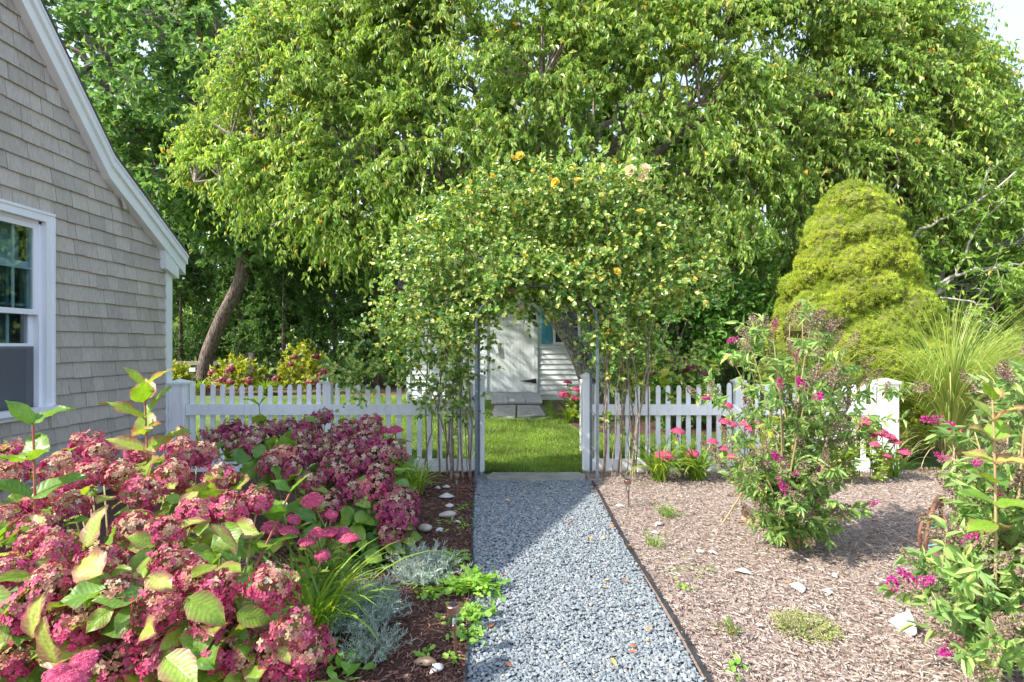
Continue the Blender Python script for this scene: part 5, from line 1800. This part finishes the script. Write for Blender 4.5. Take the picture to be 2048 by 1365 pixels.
# ------------------------------------------------------------------ strap-leaved clumps and ornamental grass
def blades(r, base, n, length, width, spread, arch, mat_, name, parent=None, segs=7, lean=(0, 0), tmax=1.0):
    a = r.random(n) * 2 * PI
    el = spread * (.15 + .85 * r.random(n))
    L = length * r.uniform(.5, 1.0, n)
    s = np.linspace(0, 1, segs + 1)
    h = np.stack([np.cos(a) + lean[0], np.sin(a) + lean[1]], 1)
    foot = np.asarray(base)[None] + np.stack([r.normal(0, .25, n) * spread * .15, r.normal(0, .25, n) * spread * .15, np.zeros(n)], 1)
    ang = el[:, None] * .6 + arch * r.uniform(.4, 1.1, n)[:, None] * s[None] ** (2.2 if length > 2 else 1.5)     # from the vertical
    ds = L[:, None] / segs
    hx = np.concatenate([np.zeros((n, 1)), np.cumsum(np.sin(ang[:, 1:]) * ds, 1)], 1)
    hz = np.concatenate([np.zeros((n, 1)), np.cumsum(np.cos(ang[:, 1:]) * ds, 1)], 1)
    p = foot[:, None] + np.stack([h[:, None, 0] * hx, h[:, None, 1] * hx, np.maximum(hz, -foot[:, None, 2] * 0 + .012 - 0)], -1)
    wv = np.stack([-h[:, 1], h[:, 0], np.zeros(n)], 1)
    w_ = width * r.uniform(.6, 1.1, n)[:, None] * (np.sin(np.clip(.18 + s * .82, 0, 1) * PI) ** .55)[None]
    w_[:, -1] = 0
    tw = np.stack([np.zeros_like(w_), np.zeros_like(w_), -np.abs(w_) * .3], -1)
    V = np.stack([p - wv[:, None] * w_[..., None] / 2, p + tw, p + wv[:, None] * w_[..., None] / 2], 2)       # n, segs+1, 3, 3
    k = 3
    q = []
    for i in range(segs):
        for j in range(2):
            q.append((i * k + j, i * k + j + 1, (i + 1) * k + j + 1, (i + 1) * k + j))
    q = (np.array(q)[None] + (np.arange(n) * (segs + 1) * k)[:, None, None]).reshape(-1, 4)
    tint = np.repeat(np.clip(r.beta(2, 2, n) * tmax, 0, 1), segs * 2)
    return mesh_obj(name, V.reshape(-1, 3), [q], mat_, parent, tint=tint, smooth=True)


r_ = np.random.default_rng(77)
mg = empty('silver_grass', (5.5, 6.9, 0), 'tall fountain of silver grass right of the corner fence post', 'grass clump')
blades(r_, (5.5, 6.9, 0), 1700, 2.6, .008, .5, 1.9, L_misc, 'blades', mg, 9, (-.15, -.1))
blades(r_, (5.5, 6.9, 0), 150, 1.3, .008, 1.2, 2.4, mat('dry_grass', (.36, .27, .16), (.48, .38, .24), rough=.8), 'dry_blades', mg, 8, (-.2, -.3))
for (x, y, n, L, w_, sp, ar, lb, tm) in (
        (-1.0, 2.72, 120, .78, .017, .9, 1.7, 'green daylily leaves arching out beside the front hydrangea', .8),
        (-.98, 5.55, 110, .55, .013, .9, 1.6, 'thin strappy clump beside the shaded hydrangea near the left fence', .95),
        (1.62, 6.05, 110, .66, .02, .9, 1.7, 'yellow-green daylily clump at the foot of the right rose', .9),
        (2.05, 6.1, 120, .64, .02, .9, 1.6, 'yellow-green daylily clump before the sunlit right fence', .9),
        (3.6, 6.1, 90, .6, .019, .8, 1.5, 'daylily clump between butterfly bush and corner fence post', .9),
        (4.3, 6.2, 50, .62, .016, .7, 1.4, 'upright strappy leaves in front of the corner fence post', .7),
        (1.35, 4.78, 46, .22, .009, 1.0, 1.7, 'small grassy tuft in the mulch near the path light', .8),
        (1.06, 4.06, 26, .16, .009, .7, 1.2, 'tiny grass tuft beside the path in the mulch', .7),
        (1.12, 2.82, 22, .13, .008, .7, 1.2, 'grass sprout in the silvery mulch near the thyme', .7),
        (-6.6, 14.7, 130, .6, .03, .9, 1.6, 'daylily leaves under the far yellow hydrangea', .9),
        (-8.4, 14.75, 110, .6, .03, .9, 1.6, 'daylily leaves under the far mauve hydrangea', .9),
        (1.05, 10.15, 60, .5, .02, .9, 1.5, 'daylily clump in the bed beside the shed slabs', .9)):
    tag(blades(r_, (x, y, float(gz(y)) + .012), n, L, w_, sp, ar, L_strap, 'daylily_clump', None, 7, (0, 0), tm), lb, 'plant', 'strap-leaved clumps')

# ------------------------------------------------------------------ sedums
def sedum_head(seed, n=220):
    r = np.random.default_rng(seed)
    rr = np.sqrt(r.random(n))
    a = r.random(n) * 2 * PI
    lump = .10 * np.sin(a * 3 + seed) * rr + .06 * np.sin(rr * 9 + a * 2)
    pos = np.stack([rr * np.cos(a), rr * np.sin(a), .58 * (1 - rr ** 2) + lump], 1)
    m = Mix()
    V = []
    q = []
    for k in range(5):
        t = k * 2 * PI / 5
        c, s = math.cos(t), math.sin(t)
        V += [[-.25 * -s * 0 + c * .05 + s * .22, s * .05 - c * .22, 0], [c * .05 - s * .22, s * .05 + c * .22, 0], [c, s, .55]]
        q.append((3 * k, 3 * k + 1, 3 * k + 2))
    T = (np.array(V), [np.array(q)], np.zeros((15, 2)))
    nn = nrm(np.stack([pos[:, 0] * .8, pos[:, 1] * .8, np.ones(n)], 1) + r.normal(0, .25, (n, 3)))
    m.leaves(T, pos, frames(np.cross(nn, r.normal(size=(n, 3))), nn), .12, r.random(n))
    dome, f = lathe([(.97, -.06), (.95, .02), (.75, .27), (.4, .48), (.05, .56)], 14)
    m.add(dome, f, None, .15)
    m.tubes(np.array([[0, 0, -1.2], [0, 0, .1]]), np.array([.07, .08]), 5, tint=.0)
    return m.data('flower_head', M_sedum)


SED = [sedum_head(s) for s in range(3)]


def sedum(label, base, heads, nleaf=60, lsize=.06, hr_=.055, seed=0):
    """heads: world points"""
    r = np.random.default_rng(seed)
    base = np.asarray(base, float)
    root = empty('sedum_plant', base, label, 'sedum', 'pink sedums')
    heads = np.asarray(heads, float)
    n = len(heads)
    feet = base + r.normal(0, .05, (n, 3)) * np.array([1, 1, 0])
    mid = (feet + heads) / 2 + r.normal(0, .02, (n, 3)) + np.array([0, 0, .04])
    s = Mix()
    p = np.stack([feet, mid, heads - np.array([0, 0, .01])], 1)
    s.tubes(p, np.full((n, 3), .005), 5)
    s.build('stems', M_stem_grn, root)
    f = Mix()
    k = r.integers(0, n, nleaf)
    t = r.uniform(.15, .92, nleaf)[:, None]
    pos = (1 - t) ** 2 * feet[k] + 2 * t * (1 - t) * mid[k] + t ** 2 * heads[k]
    a = r.random(nleaf) * 2 * PI
    ax = np.stack([np.cos(a), np.sin(a), r.normal(.35, .25, nleaf)], 1)
    f.leaves(leaf_t(3, 2, .55, .3, .15), pos, frames(ax, np.array([0, -.2, 1]) + r.normal(0, .3, (nleaf, 3))), r.uniform(.7, 1.2, nleaf) * lsize, r.beta(2, 2, nleaf))
    f.build('foliage', L_sedum, root)
    for h in heads:
        up = nrm(np.array([.1, -.25, 1]) + r.normal(0, .15, 3))
        x_ = nrm(np.cross(r.normal(size=3), up))
        sc_ = hr_ * r.uniform(.7, 1.2)
        inst('flower_head', SED[r.integers(3)], root, h, np.stack([x_, np.cross(up, x_), up], 1), sc_)


def PP(l): return [P(*t) for t in l]


sedum('bright pink sedum between front and shaded hydrangeas', (-.98, 3.05, 0), PP([(625, 1002, 2.95), (662, 1030, 2.95), (588, 1040, 2.9), (634, 1068, 2.85), (659, 1066, 2.95), (614, 1085, 2.8), (700, 1080, 2.9),
      (682, 1068, 3.0), (645, 1112, 2.8), (577, 1065, 2.85), (545, 1058, 2.9)]), 130, .07, .05, 1)
sedum('pink sedum with large heads at the very bottom left corner', (-.98, 1.32, 0), PP([(115, 1350, 1.25), (165, 1328, 1.30), (140, 1365, 1.2)]), 30, .06, .034, 2)
sedum('sedum with crimson heads before the left picket fence', (-1.55, 6.0, 0), PP([(733, 845, 6.0), (757, 840, 6.05), (737, 856, 5.95), (765, 862, 6.0), (790, 862, 5.95), (800, 885, 5.9), (770, 880, 6.0)]), 70, .07, .075, 3)
sedum('pink sedum with four heads in front of the right pickets', (1.95, 6.2, 0), PP([(1356, 865, 6.15), (1326, 915, 6.05), (1385, 908, 6.1), (1335, 912, 6.0)]), 60, .085, .085, 4)
sedum('pink sedum left of the butterfly bush by the fence', (2.6, 6.15, 0), PP([(1457, 812, 6.1), (1450, 845, 6.1), (1465, 850, 6.05), (1490, 848, 6.1), (1500, 858, 6.05), (1425, 885, 6.0), (1447, 900, 6.0), (1465, 915, 5.95), (1520, 850, 6.1)]), 110, .085, .07, 5)
sedum('pink sedum with many heads at the foot of the corner fence post', (4.05, 6.1, 0), PP([(1720, 850, 6.05), (1735, 845, 6.1), (1755, 862, 6.0), (1765, 868, 6.0), (1780, 875, 6.0), (1750, 890, 5.95), (1790, 885, 6.0), (1808, 905, 6.0), (1775, 915, 5.9), (1740, 870, 6.1)]), 170, .09, .07, 6)
sedum('pink sedum in the small bed beside the leaning cherry trunk', (1.25, 10.1, .09), PP([(1158, 780, 10.1), (1150, 798, 10.0), (1135, 766, 10.2), (1165, 800, 10.0), (1128, 790, 10.2)]), 170, .13, .11, 7)
sedum('yellowing sedum patch between butterfly bush and corner post', (3.65, 6.0, 0), PP([(1690, 895, 5.9), (1710, 880, 6.0), (1670, 905, 5.9), (1655, 890, 6.0)]), 170, .10, .03, 8)

# ------------------------------------------------------------------ lavender, thyme and weeds
def mound(name, label, base, rx, h, n, nl, T, size, mat_, cat, seed, up=.6, twig=M_stem_tan, group=None, out=1.0):
    r = np.random.default_rng(seed)
    base = np.asarray(base, float)
    root = empty(name, base, label, cat, group)
    a = r.random(n) * 2 * PI
    q = np.sqrt(r.random(n))
    foot = base + np.stack([q * np.cos(a) * rx * .55, q * np.sin(a) * rx * .5, np.zeros(n)], 1)
    d = np.stack([q * np.cos(a) * out, q * np.sin(a) * out, up + .5 * r.random(n)], 1) + r.normal(0, .15, (n, 3))
    f, s = Mix(), Mix()
    foliage(f, foot, d, nl, (h * .55, h * 1.1), T, size, .1, -.3, .3, lambda k: r.beta(2, 2, k), .0015, s, outward=None)
    s.build('stems', twig, root)
    f.build('foliage', mat_, root)


NARROW = hexleaf(.16, .2, .1)
mound('lavender_plant', 'round silvery lavender beside the path edge', P(850, 1163, 3.52) * [1, 1, 0], 0.17, .24, 170, 34, NARROW, (.02, .04), L_lav, 'lavender', 1, group='lavender plants')
mound('lavender_plant', 'sprawling silvery lavender under the daylily leaves', P(715, 1240, 3.0) * [1, 1, 0], .24, .22, 190, 34, NARROW, (.02, .045), L_lav, 'lavender', 2, group='lavender plants')
mound('lavender_plant', 'small silvery lavender near the front path light', P(745, 1320, 2.66) * [1, 1, 0], .12, .17, 70, 26, NARROW, (.02, .035), L_lav, 'lavender', 3, group='lavender plants')
mound('thyme_plant', 'low grey-green thyme mound in the silvery mulch', P(1612, 1270, 2.88) * [1, 1, 0], .19, .10, 260, 22, hexleaf(.5, .2, .1), (.007, .014), leaf_mat('thyme_leaves', [(0, (.15, .20, .07)), (.6, (.25, .31, .12)), (1, (.36, .38, .2))], .6, .25), 'thyme', 4, out=1.4)
# toothed weed leaves
wt = leaf_t(10, 2, .24, .25, .35, .62)
wt[0][:, 0] *= np.where((np.arange(len(wt[0])) // 3) % 2 == 0, .55, 1.25)


def weed(label, x, y, n, size, T, seed, up=.5, spread=1.0, mat_=None, name='weed_plant'):
    r = np.random.default_rng(seed)
    a = r.random(n) * 2 * PI
    pos = np.stack([x + r.normal(0, .12, n) * spread, y + r.normal(0, .12, n) * spread, np.full(n, .02) + r.random(n) * .02], 1)
    ax = np.stack([np.cos(a), np.sin(a), r.uniform(.1, up * 1.6, n)], 1)
    m = Mix()
    m.leaves(T, pos, frames(ax, np.array([0, -.1, 1]) + r.normal(0, .35, (n, 3))), r.uniform(.6, 1.1, n) * size, r.beta(2, 2, n))
    tag(m.build(name, mat_ or L_weed), label, 'weed', 'weeds in the beds', 'stuff' if 'ground weed' in label else None)


CL = hexleaf(.8, .15, .1, .25, .78)
for i, (px, py, n, sz, T, up, sp, lb) in enumerate((
        (945, 1180, 110, .15, wt, .7, .55, 'large clump of toothed dandelion leaves spilling onto the gravel'),
        (905, 1130, 50, .10, wt, .6, .5, 'smaller toothed weed clump beside the round lavender'),
        (940, 1240, 120, .045, CL, .6, .5, 'low clover patch at the path edge behind the front path light'),
        (935, 1282, 70, .035, CL, .5, .4, 'yellow-green clover beside the front path light'),
        (865, 1195, 60, .04, CL, .5, .5, 'creeping green weed in the red mulch by the lavender'),
        (640, 1330, 26, .075, leaf_t(3, 2, .7, .2, .2), .6, .25, 'dark leafy weed under the front hydrangea edge'),
        (690, 1350, 24, .08, leaf_t(3, 2, .5, .2, .2), .6, .4, 'bright lobed weed at the bottom by the red mulch'),
        (850, 1318, 14, .035, CL, .5, .2, 'tiny sprout in the red mulch left of the front light'),
        (908, 1330, 12, .035, CL, .5, .15, 'tiny sprout at the foot of the front light'),
        (920, 1055, 60, .05, wt, .5, .7, 'thin weed at the shaded left path edge'),
        (930, 1020, 40, .045, wt, .5, .6, 'thin weed near the back left path light'),
        (790, 1130, 70, .05, CL, .6, .8, 'leafy ground weed between hydrangea and lavender'),
        (1368, 1185, 12, .03, CL, .5, .2, 'tiny bright sprout in the silvery mulch by the path'),
        (1470, 1345, 16, .035, CL, .6, .25, 'bright seedling in the bottom middle of the silvery mulch'),
        (1380, 1150, 26, .05, wt, .4, .8, 'flat trailing weed in the silvery mulch'))):
    Yw = 1650.0 / (py - CY)
    weed(lb, (px - CX) / F * Yw, Yw, n, sz, T, 100 + i, up, sp)

# ------------------------------------------------------------------ path lights
def path_light(label, px, py):
    Yl = 1650.0 / (py - CY)
    x = (px - CX) / F * Yl
    root = empty('path_light', (x, Yl, 0), label, 'path light', 'copper path lights')
    lean = np.array(Matrix.Rotation(-.05, 3, 'Y'))
    def part(name, prof, mat_, n=18, parent=None):
        V, f = lathe(prof, n)
        return mesh_obj(name, (V @ lean.T) + np.array([x, Yl, 0]), f, mat_, parent or root, smooth=False)
    part('stake', [(.0075, -.03), (.0075, .165)], M_copper, 12)
    part('collar', [(.011, .15), (.013, .155), (.013, .172), (.010, .176)], M_copper, 14)
    part('lens', [(.016, .172), (.021, .178), (.0265, .236), (.0262, .237), (.0205, .1795), (.012, .1745)], M_lamp, 18)
    part('diffuser', [(.006, .174), (.008, .18), (.007, .20), (.002, .204)], M_frost, 12)
    cap = part('cap', [(.030, .235), (.0335, .238), (.0335, .266), (.031, .269), (.005, .2695)], M_copper, 22)
    part('solar_cell', [(.024, .2693), (.024, .2722), (.002, .2724)], M_cell, 4, cap)


path_light('copper path light standing in the red mulch in front', 912, 1322)
path_light('copper path light in the shaded red mulch before the left rose', 915, 1003)
path_light('copper path light in the sunlit mulch right of the arch', 1258, 1018)


# ------------------------------------------------------------------ shells, stones, ornaments, fallen leaves
def blob(seed, flat=.5, n=2):
    import bmesh
    r = np.random.default_rng(seed)
    bm = bmesh.new()
    bmesh.ops.create_icosphere(bm, subdivisions=n, radius=1)
    V = np.array([v.co[:] for v in bm.verts])
    Fc = np.array([[v.index for v in f.verts] for f in bm.faces])
    bm.free()
    for _ in range(6):
        d = nrm(r.normal(size=3))
        V = V * (1 + .12 * np.sin(V @ d * 2.4 + r.random() * 6))[:, None]
    return V * np.array([1, .8, flat]), Fc


def clam(seed):
    """one valve of a clam shell: a ribbed, domed fan with thickness"""
    r = np.random.default_rng(seed)
    na, nr = 19, 7
    V, q = [], []
    for s in range(2):
        for i in range(nr):
            for j in range(na):
                t = i / (nr - 1)
                a = (j / (na - 1) - .5) * 2 * 1.45
                R = t * (1 + .12 * math.cos(a * 1.1)) * (1 - .012 * s)
                x, y = math.sin(a) * R * .95, math.cos(a) * R * 1.05 - .35
                z = .46 * math.sin(min(1, (1 - t) * 1.1 + .05) * PI * .6) * math.cos(a * .75) + .012 * math.cos(i * 3) - .05 * s
                V.append((x, y, max(z, -.05 * s)))
    for s in range(2):
        o = s * na * nr
        for i in range(nr - 1):
            for j in range(na - 1):
                a = o + i * na + j
                q.append((a, a + 1, a + na + 1, a + na) if s == 0 else (a, a + na, a + na + 1, a + 1))
    for j in range(na - 1):
        a = (nr - 1) * na + j
        b = a + nr * na
        q.append((a, a + 1, b + 1, b))
    return mesh_data('clam_shell', np.array(V), [np.array(q)], M_shell, smooth=True)


CLAM = [clam(1), clam(2)]
cr = np.random.default_rng(4)
for px, py, w_, lb in ((1240, 1018, 20, 'white clam shell beside the path near the right light'), (1318, 1055, 20, 'white shell in the mulch below the grassy tuft'),
                       (1311, 1071, 16, 'smaller white shell of the pair below the grassy tuft'), (1425, 1112, 20, 'white shell left of the butterfly bush base'),
                       (1487, 1152, 32, 'rough white shell standing in the middle of the mulch'), (1593, 1183, 34, 'large round white shell before the butterfly bush'),
                       (1656, 1191, 22, 'white shell right of the large round one'), (1671, 1158, 16, 'small pale shell fragment behind the two white shells'),
                       (1500, 1185, 12, 'tiny shell piece below the rough white shell'),
                       (880, 1098, 17, 'white shell resting on the round lavender side'), (893, 978, 15, 'white shell nearest the back left path light'), (876, 980, 14, 'white shell left of the back path light'),
                       (893, 998, 28, 'long broken white shell before the back left path light'), (899, 1027, 15, 'white shell on the tan stone in the red mulch'), (914, 1050, 16, 'white shell low at the shaded path edge'),
                       (882, 1066, 11, 'tiny white shell right of the pale tan stone'), (872, 1346, 32, 'large white shell at the bottom of the red mulch')):
    Yw = 1650.0 / (py - CY)
    s = w_ / F * Yw * .62
    R = np.array(Matrix.Rotation(cr.uniform(0, 6.28), 3, 'Z') @ Matrix.Rotation(cr.uniform(-.3, .3), 3, 'X'))
    z = .02 + (.12 if 'lavender' in lb else 0) + (.05 if 'on the tan' in lb else 0)
    tag(inst('clam_shell', CLAM[cr.integers(2)], None, ((px - CX) / F * Yw, Yw, z), R, s), lb, 'shell', 'white shells')
for k, (px, py, w_, m_, fl, lb) in enumerate(((1503, 1050, 46, M_ostone, .45, 'flat orange stone beside the butterfly bush'), (851, 1066, 27, M_tstone, .55, 'pale tan stone in the red mulch'),
                                             (891, 1036, 28, M_tstone, .4, 'flat tan stone under a white shell'), (853, 1332, 36, M_ostone, .35, 'flat orange stone at the bottom of the red mulch'),
                                             (1450, 1245, 10, M_tstone, .6, 'small pebble in the silvery mulch beside the grass sprout'), (1400, 1110, 14, M_tstone, .5, 'grey-tan pebble left of the butterfly bush'))):
    Yw = 1650.0 / (py - CY)
    V, f = blob(k, fl)
    s = w_ / F * Yw * .52
    o = mesh_obj('garden_stone', V * s + np.array([(px - CX) / F * Yw, Yw, .02 + s * fl * .4]), [f], m_, smooth=True)
    tag(o, lb, 'stone', 'stones in the beds')
# whelk shell
m = Mix()
t = np.linspace(0, 1, 26)
na = 20
V = []
for i, u in enumerate(t):
    r0 = np.interp(u, [0, .15, .5, .66, .70, .78, .82, .90, .93, 1], [.012, .10, .30, .42, .36, .27, .22, .13, .08, .01])
    for j in range(na):
        a = j * 2 * PI / na
        lip = 1 + .28 * max(0, math.cos(a - .6)) ** 3 * math.sin(min(u / .7, 1) * PI) ** .7
        knob = 1 + (.22 * max(0, math.cos(a * 4)) if .6 < u < .72 else 0)
        V.append((u - .45, r0 * lip * knob * math.cos(a), r0 * (lip * .8 + .2) * knob * math.sin(a)))
V = np.array(V)
i = np.arange(na); j = (i + 1) % na
q = np.concatenate([np.stack([k * na + i, k * na + j, (k + 1) * na + j, (k + 1) * na + i], 1) for k in range(25)])
Yw = 1650.0 / (1270 - CY)
V = V @ np.array(Matrix.Rotation(.25, 3, 'Y')).T * .15 + np.array([(1802 - CX) / F * Yw, Yw, .055])
tag(mesh_obj('whelk_shell', V, [q], M_shell, smooth=True), 'big white whelk shell lying at the lower right', 'shell')

# rusty ring ornament
ox, oy = 2.98, 3.86
orn = empty('ring_ornament', (ox, oy, 0), 'rusty metal ring ornament wound with teal cord in the mulch', 'ornament')
t = np.linspace(0, 2 * PI, 41)
for k, (R0, tilt, yaw, dx) in enumerate(((.22, .12, .75, -.02), (.18, -.05, 1.15, .03), (.20, .1, .35, .02))):
    p = np.stack([R0 * np.cos(t), np.zeros(41), R0 * np.sin(t)], 1) @ np.array(Matrix.Rotation(tilt, 3, 'X')).T @ np.array(Matrix.Rotation(yaw, 3, 'Z')).T
    p += np.array([ox + dx, oy, R0 + .01])
    m = Mix(); m.tubes(p, np.full(41, .013 if k != 1 else .010), 8); m.build('ring', M_rust, orn, smooth=True)
m = Mix()
p = np.stack([.07 * np.cos(t * 2.5) - .03, .05 * np.sin(t * 2.5), .05 + .3 * t / 6.28], 1) + np.array([ox - .03, oy - .03, 0])
m.tubes(p, np.full(41, .004), 5)
m.build('cord', M_tealcord, orn)
tag(Mix().tubes(np.array([[2.42, 3.02, -.02], [2.42, 3.02, .32]]), np.array([.009, .008]), 8).build('rusty_stake', M_rust), 'short rusty stake under the right butterfly bush', 'stake')

# fallen leaves on the gravel and in the mulch
fr = np.random.default_rng(12)
FL = [mesh_data('fallen_leaf', *leaf_t(4, 2, .5, .5, -.25)[:2], M_redleaf), mesh_data('fallen_leaf', *leaf_t(4, 2, .62, -.3, .3)[:2], M_redleaf)]
spots = [(1013, 1163), (1218, 1170), (1243, 1172), (1220, 1055), (1210, 1087), (1225, 1057), (1275, 1320), (1265, 1310), (1232, 1348), (1290, 1295), (990, 1045), (985, 1100), (1100, 1023), (1048, 988), (1020, 1010), (1135, 1052),
         (1255, 1100), (990, 1260), (1180, 1088), (1205, 1185), (1295, 1275), (1010, 1340)]
for k, (px, py) in enumerate(spots):
    Yw = 1650.0 / (py - CY)
    R = np.array(Matrix.Rotation(fr.uniform(0, 6.28), 3, 'Z') @ Matrix.Rotation(fr.uniform(-.2, .2), 3, 'X'))
    tag(inst('fallen_leaf', FL[k % 2], None, ((px - CX) / F * Yw, Yw, .036), R, fr.uniform(.03, .05)), 'small dry orange leaf fallen on the grey gravel path', 'leaf', 'fallen leaves on the gravel')
for k in range(16):
    x, y = fr.uniform(1.1, 3.4), fr.uniform(2.6, 5.6)
    R = np.array(Matrix.Rotation(fr.uniform(0, 6.28), 3, 'Z') @ Matrix.Rotation(fr.uniform(-.3, .3), 3, 'X'))
    tag(inst('fallen_leaf', FL[k % 2], None, (x, y, .036), R, fr.uniform(.03, .055)), 'small dry orange leaf fallen on the silvery wood mulch', 'leaf', 'fallen leaves on the mulch')
